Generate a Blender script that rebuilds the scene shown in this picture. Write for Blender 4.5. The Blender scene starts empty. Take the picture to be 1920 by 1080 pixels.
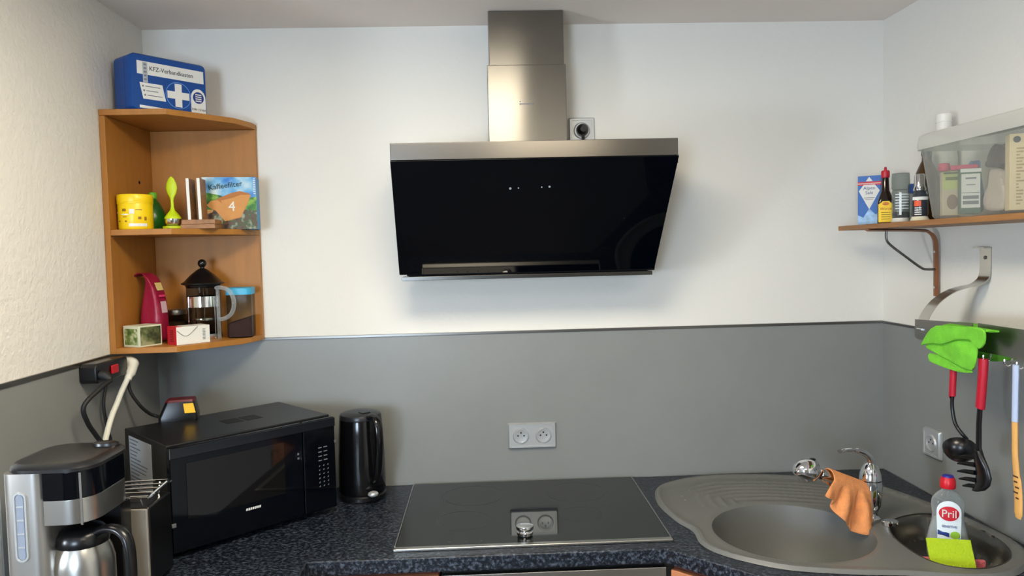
import bpy, bmesh, math, random
from mathutils import Vector, Matrix
from mathutils.geometry import delaunay_2d_cdt
random.seed(4)
S = bpy.context.scene
C = S.collection
PI = math.pi

# ------------------------------------------------------------------ camera, world, lights, exposure
def cam_setup():
    yaw, pitch, roll, f = .0359, .0479, -.0240, 1401.0
    fw = Vector((math.sin(yaw)*math.cos(pitch), math.cos(yaw)*math.cos(pitch), -math.sin(pitch)))
    r0 = Vector((math.cos(yaw), -math.sin(yaw), 0)); u0 = r0.cross(fw)
    r = r0*math.cos(roll) + u0*math.sin(roll); u = -r0*math.sin(roll) + u0*math.cos(roll)
    cd = bpy.data.cameras.new('camera'); co = bpy.data.objects.new('camera', cd); C.objects.link(co)
    cd.sensor_fit = 'HORIZONTAL'; cd.sensor_width = 36; cd.lens = 36*f/1920
    cd.clip_start = .05
    m = Matrix((r, u, -fw)).transposed().to_4x4(); m.translation = (-.1262, -2.3467, 1.6275)
    co.matrix_world = m; S.camera = co
cam_setup()
w = bpy.data.worlds.new('world'); S.world = w; w.use_nodes = True
bg = w.node_tree.nodes['Background']; bg.inputs[0].default_value = (.62, .78, 1, 1); bg.inputs[1].default_value = 1.5
def area(name, loc, direction, sx, sy, power, col):
    l = bpy.data.lights.new(name, 'AREA'); l.shape = 'RECTANGLE'; l.size = sx; l.size_y = sy; l.energy = power; l.color = col
    o = bpy.data.objects.new(name, l); C.objects.link(o); o.location = loc
    o.rotation_euler = Vector(direction).to_track_quat('-Z', 'Z').to_euler(); return o
LAMP_STRENGTH = 26.0
area('daylight_front', (-1.25, -4.62, 1.45), (0, 1, 0), .9, 1.1, 84, (.80, .90, 1))
area('daylight_side', (-2.08, -1.84, 1.33), (1, 0, 0), .36, .50, 38, (.95, .97, 1))
S.view_settings.view_transform = 'Standard'; S.view_settings.look = 'None'
S.view_settings.exposure = 0.27; S.view_settings.gamma = 1; S.view_settings.use_curve_mapping = False
S.cycles.max_bounces = 10; S.cycles.transparent_max_bounces = 16

# ------------------------------------------------------------------ materials
def lin(c):
    return tuple(((v/255)/12.92 if v/255 <= .04045 else ((v/255+.055)/1.055)**2.4) for v in c) + (1,)
MATS = {}
def mat(name, col, rough=.5, metal=0, bump=0, bscale=200, var=0, vscale=8, spec=.5, aniso=0, trans=0, coat=0, emit=0, alpha=None, stretch=None):
    if name in MATS: return MATS[name]
    m = bpy.data.materials.new(name); m.use_nodes = True; nt = m.node_tree; N, L = nt.nodes, nt.links
    p = N['Principled BSDF']; c = lin(col)
    p.inputs['Base Color'].default_value = c; p.inputs['Roughness'].default_value = rough; p.inputs['Metallic'].default_value = metal
    p.inputs['Specular IOR Level'].default_value = spec
    if coat: p.inputs['Coat Weight'].default_value = coat; p.inputs['Coat Roughness'].default_value = .04
    if trans: p.inputs['Transmission Weight'].default_value = trans
    if emit: p.inputs['Emission Color'].default_value = c; p.inputs['Emission Strength'].default_value = emit
    tc = None
    if var or bump:
        tc = N.new('ShaderNodeTexCoord'); mp = N.new('ShaderNodeMapping'); L.new(tc.outputs['Object'], mp.inputs[0])
        if stretch: mp.inputs['Scale'].default_value = stretch
    if var:
        n = N.new('ShaderNodeTexNoise'); n.inputs['Scale'].default_value = vscale; n.inputs['Detail'].default_value = 6; n.inputs['Roughness'].default_value = .6
        L.new(mp.outputs[0], n.inputs['Vector'])
        r = N.new('ShaderNodeValToRGB'); r.color_ramp.elements[0].position = .32; r.color_ramp.elements[1].position = .68
        r.color_ramp.elements[0].color = tuple(v*(1-var) for v in c[:3]) + (1,); r.color_ramp.elements[1].color = tuple(min(1, v*(1+var)) for v in c[:3]) + (1,)
        L.new(n.outputs[0], r.inputs[0]); L.new(r.outputs[0], p.inputs['Base Color'])
    if bump:
        n2 = N.new('ShaderNodeTexNoise'); n2.inputs['Scale'].default_value = bscale; n2.inputs['Detail'].default_value = 4
        L.new(mp.outputs[0], n2.inputs['Vector'])
        b = N.new('ShaderNodeBump'); b.inputs['Strength'].default_value = bump; b.inputs['Distance'].default_value = .01
        L.new(n2.outputs[0], b.inputs['Height']); L.new(b.outputs[0], p.inputs['Normal'])
    if aniso:
        p.inputs['Anisotropic'].default_value = aniso
        p.inputs['Anisotropic Rotation'].default_value = .25; t = N.new('ShaderNodeTangent'); t.direction_type = 'RADIAL'; t.axis = 'Z'; L.new(t.outputs[0], p.inputs['Tangent'])
    if alpha is not None:
        p.inputs['Alpha'].default_value = alpha
    MATS[name] = m; return m
def speckle(name, a, b, c3, rough, scale, bump):
    m = bpy.data.materials.new(name); m.use_nodes = True; N, L = m.node_tree.nodes, m.node_tree.links; p = N['Principled BSDF']
    tc = N.new('ShaderNodeTexCoord'); mp = N.new('ShaderNodeMapping'); mp.inputs['Scale'].default_value = (1, 1.3, 1); L.new(tc.outputs['Object'], mp.inputs[0])
    n = N.new('ShaderNodeTexNoise'); n.inputs['Scale'].default_value = scale; n.inputs['Detail'].default_value = 5; n.inputs['Roughness'].default_value = .65; L.new(mp.outputs[0], n.inputs['Vector'])
    r = N.new('ShaderNodeValToRGB'); e = r.color_ramp.elements; e[0].position = .36; e[0].color = lin(a); e[1].position = .5; e[1].color = lin(b)
    x = e.new(.66); x.color = lin(c3)
    L.new(n.outputs[0], r.inputs[0]); L.new(r.outputs[0], p.inputs['Base Color'])
    bp = N.new('ShaderNodeBump'); bp.inputs['Strength'].default_value = bump; bp.inputs['Distance'].default_value = .004
    L.new(n.outputs[0], bp.inputs['Height']); L.new(bp.outputs[0], p.inputs['Normal']); p.inputs['Roughness'].default_value = rough; p.inputs['Specular IOR Level'].default_value = .4
    MATS[name] = m; return m
def clear(name, tint, fac, rough=.05, body=(235, 238, 238)):
    """thin clear wall: transparent film with a share of glossy/diffuse body"""
    m = bpy.data.materials.new(name); m.use_nodes = True; N, L = m.node_tree.nodes, m.node_tree.links
    p = N['Principled BSDF']; p.inputs['Base Color'].default_value = lin(body); p.inputs['Roughness'].default_value = rough
    t = N.new('ShaderNodeBsdfTransparent'); t.inputs[0].default_value = lin(tint)
    lw = N.new('ShaderNodeLayerWeight'); lw.inputs[0].default_value = .25
    ma = N.new('ShaderNodeMath'); ma.operation = 'MULTIPLY_ADD'; ma.inputs[1].default_value = .6; ma.inputs[2].default_value = fac; ma.use_clamp = True
    L.new(lw.outputs['Facing'], ma.inputs[0])
    mx = N.new('ShaderNodeMixShader'); L.new(ma.outputs[0], mx.inputs[0]); L.new(t.outputs[0], mx.inputs[1]); L.new(p.outputs[0], mx.inputs[2])
    L.new(mx.outputs[0], N['Material Output'].inputs[0]); MATS[name] = m; return m
WALL = mat('wall_plaster', (229, 227, 220), .9, bump=.35, bscale=70)
WALLB = mat('wall_plaster_smooth', (229, 227, 220), .9, bump=.10, bscale=60)
CEIL = mat('ceiling_paint', (236, 226, 219), .95)
SPLASH = mat('grey_laminate', (133, 135, 133), .38, var=.03, vscale=6)
STEEL = mat('brushed_steel', (132, 130, 125), .22, 1, aniso=.93, var=.04, vscale=14, stretch=(1, 1, 30))
STEELP = mat('steel_satin', (190, 188, 182), .28, 1)
DSTEEL = mat('dark_satin_steel', (120, 117, 112), .3, 1)
CHROME = mat('chrome', (225, 226, 228), .06, 1)
BGLASS = mat('black_glass', (0, 2, 7), .03, spec=.28)
BAND = mat('band_steel', (122, 118, 112), .2, 1)
HOBGLASS = mat('hob_glass', (14, 20, 19), .05, spec=.75)
BLK = mat('black_plastic', (14, 14, 16), .28)
BLKM = mat('matte_black', (18, 18, 20), .55)
BLKG = mat('gloss_black', (2, 4, 10), .08, spec=.35)
DKRUB = mat('black_rubber', (16, 16, 16), .6)
WOOD = mat('beech_laminate', (170, 113, 45), .45, var=.10, vscale=5, stretch=(6, 6, .8))
WOODR = mat('brown_board', (150, 104, 60), .5, var=.2, vscale=9, stretch=(8, 1.2, 8))
CABW = mat('cabinet_wood', (196, 128, 88), .45, var=.10, vscale=6, stretch=(1, 6, 6))
CABD = mat('cabinet_edge', (86, 40, 26), .5)
WT = speckle('worktop_laminate', (4, 8, 15), (21, 27, 38), (80, 90, 103), .32, 112, .4)
SINKM = mat('sink_composite', (106, 107, 104), .44, var=.06, vscale=400)
SILV = mat('silver_plastic', (196, 199, 200), .32, .55)
WHITE = mat('white_plastic', (236, 234, 226), .4)
PAPER = mat('white_paper', (226, 226, 220), .7)
INK = mat('dark_ink', (34, 40, 62), .7)
GREYINK = mat('grey_ink', (120, 124, 130), .7)
BLUE = mat('first_aid_blue', (4, 70, 144), .38)
BLUED = mat('deep_blue', (22, 52, 130), .45)
YEL = mat('yellow_plastic', (246, 208, 10), .35)
LIME = mat('lime_silicone', (186, 206, 8), .45)
GREEN = mat('bottle_green', (34, 104, 26), .3)
LGREEN = mat('cap_green', (110, 190, 40), .4)
RED = mat('red_plastic', (206, 24, 40), .35)
DRED = mat('dark_red_plastic', (180, 20, 46), .4)
SKIN = mat('pale_orange_print', (222, 150, 110), .6)
# ------------------------------------------------------------------ mesh helpers
class MB:
    def __init__(s): s.v = []; s.f = []
    def add(s, vs, fs, M=None):
        n = len(s.v)
        s.v += [tuple(M @ Vector(v)) if M else tuple(v) for v in vs]
        s.f += [tuple(i+n for i in f) for f in fs]; return s
    def box(s, x0, x1, y0, y1, z0, z1, M=None):
        vs = [(x, y, z) for z in (z0, z1) for y in (y0, y1) for x in (x0, x1)]
        return s.add(vs, [(0, 2, 3, 1), (4, 5, 7, 6), (0, 1, 5, 4), (2, 6, 7, 3), (0, 4, 6, 2), (1, 3, 7, 5)], M)
    def loft(s, loops, M=None, cap0=True, cap1=True, close=False):
        n = len(loops[0]); vs = [p for l in loops for p in l]; fs = []
        for k in range(len(loops)-1 + (1 if close else 0)):
            a, b = k*n, ((k+1) % len(loops))*n
            fs += [(a+i, a+(i+1) % n, b+(i+1) % n, b+i) for i in range(n)]
        if not close:
            if cap0: fs.append(tuple(range(n-1, -1, -1)))
            if cap1: fs.append(tuple(range((len(loops)-1)*n, len(loops)*n)))
        return s.add(vs, fs, M)
    def lathe(s, prof, seg=28, M=None, a0=0, cap0=True, cap1=True):
        return s.loft([[(r*math.cos(a0+2*PI*i/seg), r*math.sin(a0+2*PI*i/seg), z) for i in range(seg)] for r, z in prof], M, cap0, cap1)
    def prism(s, poly, z0, z1, M=None):
        return s.loft([[(x, y, z0) for x, y in poly], [(x, y, z1) for x, y in poly]], M)
    def tube(s, pts, r, seg=10, M=None, flat=None):
        pts = [Vector(p) for p in pts]; R = r if isinstance(r, (list, tuple)) else [r]*len(pts); loops = []; up = None
        for i, p in enumerate(pts):
            t = (pts[min(i+1, len(pts)-1)] - pts[max(i-1, 0)]).normalized()
            if up is None: up = t.orthogonal().normalized() if flat is None else (Vector(flat) - t*t.dot(Vector(flat))).normalized()
            up = (up - t*t.dot(up)).normalized(); sd = t.cross(up)
            rr = R[i]; ra, rb = rr if isinstance(rr, tuple) else (rr, rr)
            loops.append([p + up*ra*math.cos(2*PI*k/seg) + sd*rb*math.sin(2*PI*k/seg) for k in range(seg)])
        return s.loft(loops, M)
    def ball(s, c, r, seg=20, rings=10, sc=(1, 1, 1)):
        prof = [(max(1e-5, math.sin(PI*k/rings)), -math.cos(PI*k/rings)) for k in range(rings+1)]
        return s.lathe(prof, seg, Matrix.Translation(c) @ Matrix.Diagonal((r*sc[0], r*sc[1], r*sc[2], 1)))
def spl(pts, n=8, closed=False):
    pts = [Vector(p) for p in pts]; m = len(pts); out = []
    for i in range(m if closed else m-1):
        g = (lambda k: pts[k % m]) if closed else (lambda k: pts[max(0, min(m-1, k))])
        a, b, c, d = g(i-1), g(i), g(i+1), g(i+2)
        for k in range(n):
            t = k/n; out.append(.5*((2*b)+(c-a)*t+(2*a-5*b+4*c-d)*t*t+(-a+3*b-3*c+d)*t**3))
    if not closed: out.append(pts[-1])
    return out
def rrect(x0, x1, y0, y1, r, n=5):
    o = []
    for cx, cy, a in ((x1-r, y1-r, 0), (x0+r, y1-r, PI/2), (x0+r, y0+r, PI), (x1-r, y0+r, 1.5*PI)):
        o += [(cx+r*math.cos(a+k*PI/2/n), cy+r*math.sin(a+k*PI/2/n)) for k in range(n+1)]
    return o
def obj(name, mb, m, parent=None, bevel=0, seg=2, smooth=True, solid=0, sub=0, label=None, kind=None, mod=None, recalc=True):
    if isinstance(mb, MB):
        me = bpy.data.meshes.new(name); me.from_pydata(mb.v, [], mb.f); me.validate()
    else: me = mb; me.name = name
    if recalc:
        b = bmesh.new(); b.from_mesh(me); bmesh.ops.recalc_face_normals(b, faces=b.faces); b.to_mesh(me); b.free()
    o = bpy.data.objects.new(name, me); C.objects.link(o)
    me.materials.append(m)
    if smooth:
        me.shade_smooth(); me.set_sharp_from_angle(angle=math.radians(38))
    if parent: o.parent = parent
    if bevel:
        x = o.modifiers.new('b', 'BEVEL'); x.width = bevel; x.segments = seg; x.limit_method = 'ANGLE'; x.harden_normals = True
    if solid:
        x = o.modifiers.new('s', 'SOLIDIFY'); x.thickness = solid; x.offset = 0
    if sub:
        x = o.modifiers.new('u', 'SUBSURF'); x.levels = sub; x.render_levels = sub
    if label: o['label'] = label
    if kind: o['kind'] = kind
    return o
def thing(name, label, cat, loc=(0, 0, 0), rz=0, group=None):
    o = bpy.data.objects.new(name, None); C.objects.link(o); o.location = loc; o.rotation_euler = (0, 0, rz)
    o.empty_display_size = .05
    o['label'] = label; o['category'] = cat
    if group: o['group'] = group
    return o
def at(t): return Matrix.Translation(-Vector(t.location))       # world coordinates -> coordinates of an unrotated thing
_txt = {}
def text(s, size, M, name, m, parent, depth=.0004, align='CENTER', squash=1, label=None, shear=0):
    cu = bpy.data.curves.new('t', 'FONT'); cu.body = s; cu.size = size; cu.extrude = depth; cu.align_x = align; cu.align_y = 'CENTER'; cu.resolution_u = 3; cu.shear = shear
    to = bpy.data.objects.new('t', cu); C.objects.link(to)
    dg = bpy.context.evaluated_depsgraph_get(); me = bpy.data.meshes.new_from_object(to.evaluated_get(dg))
    bpy.data.objects.remove(to); bpy.data.curves.remove(cu)
    me.transform(M @ Matrix.Diagonal((squash, 1, 1, 1)))
    return obj(name, me, m, parent, smooth=False, recalc=False, label=label)
def frame(o, u, v):
    """matrix whose x runs along u, y along v, origin o"""
    u = Vector(u).normalized(); v = Vector(v); v = (v - u*u.dot(v)).normalized(); n = u.cross(v)
    m = Matrix((u, v, n)).transposed().to_4x4(); m.translation = o; return m
def decal(poly, M, d=.0004):
    return MB().prism(poly, 0, d, M)
def rect(x0, x1, y0, y1): return [(x0, y0), (x1, y0), (x1, y1), (x0, y1)]
def disc(cx, cy, r, n=28, sy=1): return [(cx+r*math.cos(2*PI*k/n), cy+r*sy*math.sin(2*PI*k/n)) for k in range(n)]
def ring(cx, cy, r0, r1, M, d=.0004, n=40):
    a = [disc(cx, cy, r0, n), disc(cx, cy, r1, n)]
    return MB().loft([[(x, y, 0) for x, y in a[1]], [(x, y, d) for x, y in a[1]], [(x, y, d) for x, y in a[0]], [(x, y, 0) for x, y in a[0]]], M, close=True)
def inside(p, poly):
    x, y = p; c = False; n = len(poly); j = n-1
    for i in range(n):
        xi, yi = poly[i]; xj, yj = poly[j]
        if (yi > y) != (yj > y) and x < (xj-xi)*(y-yi)/(yj-yi)+xi: c = not c
        j = i
    return c
def dist(p, poly):
    b = 1e9; n = len(poly); px, py = p
    for i in range(n):
        ax, ay = poly[i]; bx, by = poly[(i+1) % n]; dx, dy = bx-ax, by-ay; q = dx*dx+dy*dy
        t = 0 if q == 0 else max(0, min(1, ((px-ax)*dx+(py-ay)*dy)/q)); e = (px-ax-t*dx)**2+(py-ay-t*dy)**2
        if e < b: b = e
    return math.sqrt(b)
def filled(poly, step, extra=()):
    """triangulated polygon with interior points -> (2d verts, faces)"""
    vs = [Vector((p[0], p[1])) for p in poly]; n = len(vs); ed = [(i, (i+1) % n) for i in range(n)]
    xs = [p[0] for p in poly]; ys = [p[1] for p in poly]; y = min(ys); k = 0
    while y < max(ys):
        x = min(xs) + (step/2 if k % 2 else 0)
        while x < max(xs):
            if inside((x, y), poly) and dist((x, y), poly) > step*.45: vs.append(Vector((x, y)))
            x += step
        y += step*.87; k += 1
    vs += [Vector(e) for e in extra]
    r = delaunay_2d_cdt(vs, ed, [], 1, 1e-6)
    return [tuple(v) for v in r[0]], [tuple(f) for f in r[2]]
def sheet(poly, step, fn):
    v, f = filled(poly, step); return MB().add([fn(*p) for p in v], f)

# ------------------------------------------------------------------ the setting
def struct(name, mb, m, parent=None, **k):
    o = obj(name, mb, m, parent, **k)
    if not parent: o['kind'] = 'structure'
    return o
ZC, ZS, ZW = 2.329, 1.3745, .90
FLOORM = mat('floor_vinyl', (92, 87, 81), .45, var=.15, vscale=4)
struct('floor', MB().box(-2.1, 1.3, -4.8, .15, -.1, 0), FLOORM)
struct('ceiling', MB().box(-2.1, 1.3, -4.8, .15, ZC, ZC+.1), CEIL)
wb = struct('wall_back', MB().box(-1.3, 1.3, 0, .15, 0, ZC), WALLB)
wl = struct('wall_left', MB().box(-1.3, -1.15, -.80, 0, 0, ZC), WALL)
wr = struct('wall_right', MB().box(1.15, 1.3, -4.8, 0, 0, ZC), WALLB)
WALL2 = mat('beige_wall', (158, 152, 144), .9)
struct('wall_alcove', MB().box(-2.1, -1.3, -.80, -.65, 0, ZC), WALL2)
def wall_with_hole(name, x0, x1, hx0, hx1, z0, z1, M):
    b = MB()
    for a in ((x0, hx0, 0, ZC), (hx1, x1, 0, ZC), (hx0, hx1, 0, z0), (hx0, hx1, z1, ZC)): b.box(a[0], a[1], 0, .15, a[2], a[3], M)
    return struct(name, b, WALL2)
MF = Matrix.Translation((0, -4.65, 0)); MS = Matrix.Translation((-1.95, 0, 0)) @ Matrix.Rotation(PI/2, 4, 'Z')
wall_with_hole('wall_front', -2.1, 1.3, -1.7, -.8, .90, 2.0, MF)
wall_with_hole('wall_side', -4.8, -.65, -2.06, -1.62, 1.04, 1.62, MS)
PANE = clear('window_pane', (245, 250, 255), .04)
for nm, M, a, b, z0, z1 in (('window_1', MF, -1.7, -.8, .90, 2.0), ('window_2', MS, -2.06, -1.62, 1.04, 1.62)):
    e = bpy.data.objects.new(nm, None); C.objects.link(e); e['kind'] = 'structure'
    fr = MB()
    for q in ((a, a+.04, z0, z1), (b-.04, b, z0, z1), (a, b, z0, z0+.04), (a, b, z1-.04, z1)): fr.box(q[0], q[1], .05, .11, q[2], q[3], M)
    obj('window_frame', fr, WHITE, e); obj('pane', MB().box(a+.04, b-.04, .075, .081, z0+.04, z1-.04, M), PANE, e)
# splash cladding and its steel edge strips, parts of the walls they are glued to
obj('splash_panel', MB().box(-1.146, 1.146, -.004, 0, ZW, ZS), SPLASH, wb)
obj('edge_strip', MB().box(-1.144, 1.144, -.0075, 0, ZS-.002, ZS+.006), DSTEEL, wb, bevel=.001)
obj('splash_panel', MB().box(-1.15, -1.146, -.775, 0, ZW, ZS), SPLASH, wl)
obj('edge_strip', MB().box(-1.15, -1.1425, -.775, 0, ZS-.008, ZS+.003), DSTEEL, wl, bevel=.001)
obj('splash_panel', MB().box(1.146, 1.15, -2.0, 0, ZW, ZS), SPLASH, wr)
obj('edge_strip', MB().box(1.1425, 1.15, -2.0, 0, ZS-.002, ZS+.005), DSTEEL, wr, bevel=.001)

# ceiling lamp, and an unseen far one added to brighten the left wall
GLOW = mat('lamp_glow', (255, 242, 218), .5, emit=LAMP_STRENGTH); GLOW2 = mat('lamp_glow_added', (255, 242, 218), .5, emit=LAMP_STRENGTH*.45)
for lx, ly, lab, g in ((-.24, -1.28, 'flat white ceiling lamp over the kitchen, nearer the hood', GLOW), (.25, -2.65, 'unseen flat white ceiling lamp added behind the camera to brighten the left wall', GLOW2)):
    t = thing('ceiling_lamp', lab, 'lamp', (lx, ly, ZC), 0, 'flat ceiling lamps')
    obj('housing', MB().box(-.31, .31, -.25, .25, -.03, 0), WHITE, t, bevel=.006)
    obj('diffuser', MB().box(-.29, .29, -.23, .23, -.036, -.0301), g, t)

# worktop: L shape with a diagonal corner, cut out for the sink
SINK = [(.358,-.193),(.380,-.128),(.442,-.076),(.520,-.044),(.600,-.034),(.720,-.043),(.842,-.076),(.955,-.122),(1.030,-.185),(1.084,-.330),(1.118,-.480),(1.130,-.620),(1.105,-.710),(1.040,-.779),(.982,-.806),(.900,-.806),(.780,-.778),(.670,-.762),(.545,-.730),(.462,-.677),(.408,-.620),(.386,-.560),(.390,-.480),(.367,-.410),(.351,-.310),(.350,-.250)]
SINKP = [(p.x, p.y) for p in [Vector((a, b, 0)) for a, b in SINK]]
SINKO = [(p.x, p.y) for p in spl([(a, b, 0) for a, b in SINK], 4, True)]
BOWL_C, BOWL_R = (.640, -.497), .196
SB = [(.860,-.640),(.868,-.560),(.905,-.475),(.975,-.428),(1.045,-.420),(1.088,-.470),(1.105,-.560),(1.096,-.650),(1.050,-.722),(.970,-.762),(.900,-.748),(.868,-.705)]
SBO = [(p.x, p.y) for p in spl([(a, b, 0) for a, b in SB], 5, True)]
def worktop():
    out = [(-1.146, -.004), (1.146, -.004), (1.146, -1.7), (.56, -1.7), (.56, -.844), (.294, -.578), (-.568, -.578), (-.568, -1.2), (-1.146, -1.2)]
    hole = [(BOWL_C[0]+(x-BOWL_C[0])*1, y) for x, y in SINKO]
    cx = sum(p[0] for p in hole)/len(hole); cy = sum(p[1] for p in hole)/len(hole)
    # hole: sink outline pulled inwards 2 cm
    hin = []
    n = len(hole)
    for i in range(0, n, 2):
        a, b = Vector(hole[i-1]), Vector(hole[(i+1) % n]); d = (b-a).normalized(); nrm = Vector((d.y, -d.x))
        q = Vector(hole[i]) + nrm*.016
        if not inside(q, hole): q = Vector(hole[i]) - nrm*.016
        hin.append(tuple(q))
    vs = [Vector(p) for p in out+hin]; no = len(out); nh = len(hin)
    ed = [(i, (i+1) % no) for i in range(no)] + [(no+i, no+(i+1) % nh) for i in range(nh)]
    r = delaunay_2d_cdt(vs, ed, [], 1, 1e-6)
    vv = [tuple(v) for v in r[0]]; ff = [tuple(f) for f in r[2] if not inside((sum(r[0][i].x for i in f)/len(f), sum(r[0][i].y for i in f)/len(f)), hin)]
    # boundary walls
    cnt = {}
    for f in ff:
        for i in range(len(f)):
            k = (f[i], f[(i+1) % len(f)]); cnt[tuple(sorted(k))] = cnt.get(tuple(sorted(k)), 0)+1
    b = MB(); m = len(vv)
    b.add([(x, y, ZW) for x, y in vv]+[(x, y, ZW-.038) for x, y in vv], ff+[tuple(i+m for i in reversed(f)) for f in ff]+[(e[0], e[1], e[1]+m, e[0]+m) for e, c in cnt.items() if c == 1])
    return b
o = obj('worktop', worktop(), WT, bevel=.004, seg=3)
o['label'] = 'dark blue-grey speckled worktop running along the walls under hob and sink'; o['category'] = 'worktop'

# ------------------------------------------------------------------ cabinets and oven under the worktop
def cabinet(name, label, cat, loc, rz, w, d, drawer=True):
    t = thing(name, label, cat, loc, rz)
    obj('carcass', MB().box(-w/2, w/2, 0, d, .1, .858) if drawer else MB().prism([(0, .1), (d, .1), (d, .70), (.055, .70), (.055, .858), (0, .858)], -w/2, w/2, frame((0, 0, 0), (0, 1, 0), (0, 0, 1))), CABD, t)
    obj('plinth', MB().box(-w/2, w/2, .04, d, 0, .0995), BLKM, t)
    if drawer:
        dr = obj('drawer_front', MB().box(-w/2+.002, w/2-.002, -.019, -.0005, .70, .848), CABW, t, bevel=.002)
        obj('drawer_handle', MB().tube([(-.06, -.02, .77), (-.06, -.045, .77), (.06, -.045, .77), (.06, -.02, .77)], .005), STEELP, dr)
    dz = .696 if drawer else .848
    dd = obj('door', MB().box(-w/2+.002, w/2-.002, -.019, -.0005, .105, dz), CABW, t, bevel=.002)
    obj('door_handle', MB().tube([(w/2-.05, -.02, dz-.16), (w/2-.05, -.045, dz-.16), (w/2-.05, -.045, dz-.04), (w/2-.05, -.02, dz-.04)], .005), STEELP, dd)
    return t
cabinet('base_cabinet', 'orange-brown wooden drawer cabinet under the worktop, between microwave corner and oven', 'cabinet', (-.405, -.545, 0), 0, .30, .50)
cabinet('corner_cabinet', 'orange-brown wooden cabinet set diagonally under the sink front', 'cabinet', (.425, -.672, 0), -PI/4, .30, .45, False)
cabinet('side_cabinet', 'wooden cabinet under the worktop arm with the coffee machine', 'cabinet', (-.60, -.90, 0), PI/2, .58, .50)
t = thing('oven', 'built-in stainless steel oven under the black hob', 'oven', (.025, -.545, 0))
obj('housing', MB().box(-.275, .275, .001, .50, .1, .852), BLKM, t)
obj('control_panel', MB().box(-.275, .275, -.022, 0, .735, .849), STEELP, t, bevel=.002)
for i in range(4): obj('control_knob', MB().lathe([(.017, 0), (.015, .02), (.013, .022)], 20, Matrix.Translation((-.18+.12*i, -.022, .785)) @ Matrix.Rotation(PI/2, 4, 'X')), STEELP, t)
dd = obj('door', MB().box(-.275, .275, -.025, 0, .15, .729), STEEL, t, bevel=.002)
obj('window', MB().box(-.2, .2, -.0265, -.0255, .27, .60), BGLASS, dd)
obj('handle', MB().tube([(-.23, -.026, .68), (-.23, -.06, .68), (.23, -.06, .68), (.23, -.026, .68)], .009), STEELP, dd)
obj('plinth', MB().box(-.275, .275, .04, .5, 0, .0995), BLKM, t)

# ------------------------------------------------------------------ extractor hood
t = thing('extractor_hood', 'wall-mounted slanted black glass extractor hood with steel chimney', 'hood', (.01, 0, 1.55)); A = at(t)
obj('upper_duct', MB().box(-.098, .121, -.143, -.001, 2.17, ZC-.001, A), STEEL, t, bevel=.002)
lo = obj('lower_duct', MB().box(-.104, .125, -.150, -.001, 1.915, 2.171, A), STEEL, t, bevel=.002)
mk = MB()
for k in range(7): mk.box(-.012+.006*k, -.0075+.006*k, -.1505, -.1502, 2.056, 2.0595)
mk.box(-.012, -.009, -.1505, -.1502, 2.0635, 2.066)
obj('brand_mark', MB().add(mk.v, mk.f, A), GREYINK, lo, smooth=False)
YB = -.352
obj('steel_band', MB().box(-.368, .399, YB, -.30, 1.855, 1.922, A), BAND, t, bevel=.0015)
obj('top_cover', MB().box(-.366, .397, -.2999, -.001, 1.900, 1.920, A), STEELP, t)
g0, g1 = Vector((0, -.372, 1.872)), Vector((0, -.185, 1.569))
nn = (g1-g0).normalized().cross(Vector((1, 0, 0))).normalized()
gl = MB(); th = nn*.008
if nn.y > 0: th = -th
gl.add([(-.366, g0.y, g0.z), (.396, g0.y, g0.z), (.368, g1.y, g1.z), (-.372, g1.y, g1.z)]+[tuple(Vector(p)-th) for p in ((-.366, g0.y, g0.z), (.396, g0.y, g0.z), (.368, g1.y, g1.z), (-.372, g1.y, g1.z))], [(0, 1, 2, 3), (4, 7, 6, 5), (0, 4, 5, 1), (1, 5, 6, 2), (2, 6, 7, 3), (3, 7, 4, 0)], A)
gp = obj('glass_panel', gl, BGLASS, t, bevel=.001)
bd = MB()
prof = [(-.335, 1.88), (-.335, 1.835), (-.168, 1.565), (-.03, 1.565), (-.001, 1.60), (-.001, 1.899), (-.29, 1.899)]
bd.loft([[(x, y, z) for y, z in prof] for x in (-.352, .372)], A)
obj('body', bd, BLKM, t)
obj('bottom_trim', MB().box(-.366, .362, -.186, -.05, 1.552, 1.5635, A), mat('trim_steel', (84, 82, 78), .25, 1), t, bevel=.001)
GM = A @ frame(g0, (1, 0, 0), g0-g1)
for i, (x, r) in enumerate(((-.052, .0035), (-.030, .002), (.033, .002), (.054, .003))):
    obj('touch_mark', decal(disc(x, -.086+.001*i, r, 12), GM @ Matrix.Translation((0, 0, .0002))), mat('touch_print', (150, 156, 165), .5), gp, smooth=False)

# ------------------------------------------------------------------ sockets
def socket_plate(t, w, n, h=.082):
    obj('frame', MB().loft([[(x, y, z) for x, y in rrect(-w/2+i, w/2-i, -h/2+i, h/2-i, .004)] for i, z in ((0, .0), (0, .004), (.004, .0105), (.009, .0105), (.0095, .009))], None), SILV, t)
    for k in range(n):
        cx = (k-(n-1)/2)*.0711
        ins = obj('insert', MB().loft([[(cx+r*math.cos(2*PI*i/32), r*math.sin(2*PI*i/32), z) for i in range(32)] for r, z in ((.0265, .0085), (.0225, .0125), (.0195, .0125), (.0188, .0095), (.017, .0093))], None), SILV, t)
        hm = MB()
        for dx in (-.0095, .0095): hm.lathe([(.0027, .0094), (.0027, .0097)], 12, Matrix.Translation((cx+dx, .001, 0)))
        hm.lathe([(.0027, .0094), (.0027, .0102)], 12, Matrix.Translation((cx, .0105, 0)))
        obj('pin_hole', hm, BLKM, ins, smooth=False)
def socket(name, label, M, w, n):
    t = bpy.data.objects.new(name, None); C.objects.link(t); t.matrix_world = M; t['label'] = label; t['category'] = 'socket'
    socket_plate(t, w, n); return t
socket('wall_socket', 'silver double wall socket on the grey splashback above the hob', frame((.0105, -.0045, 1.0465), (1, 0, 0), (0, 0, 1)), .153, 2)
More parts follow.
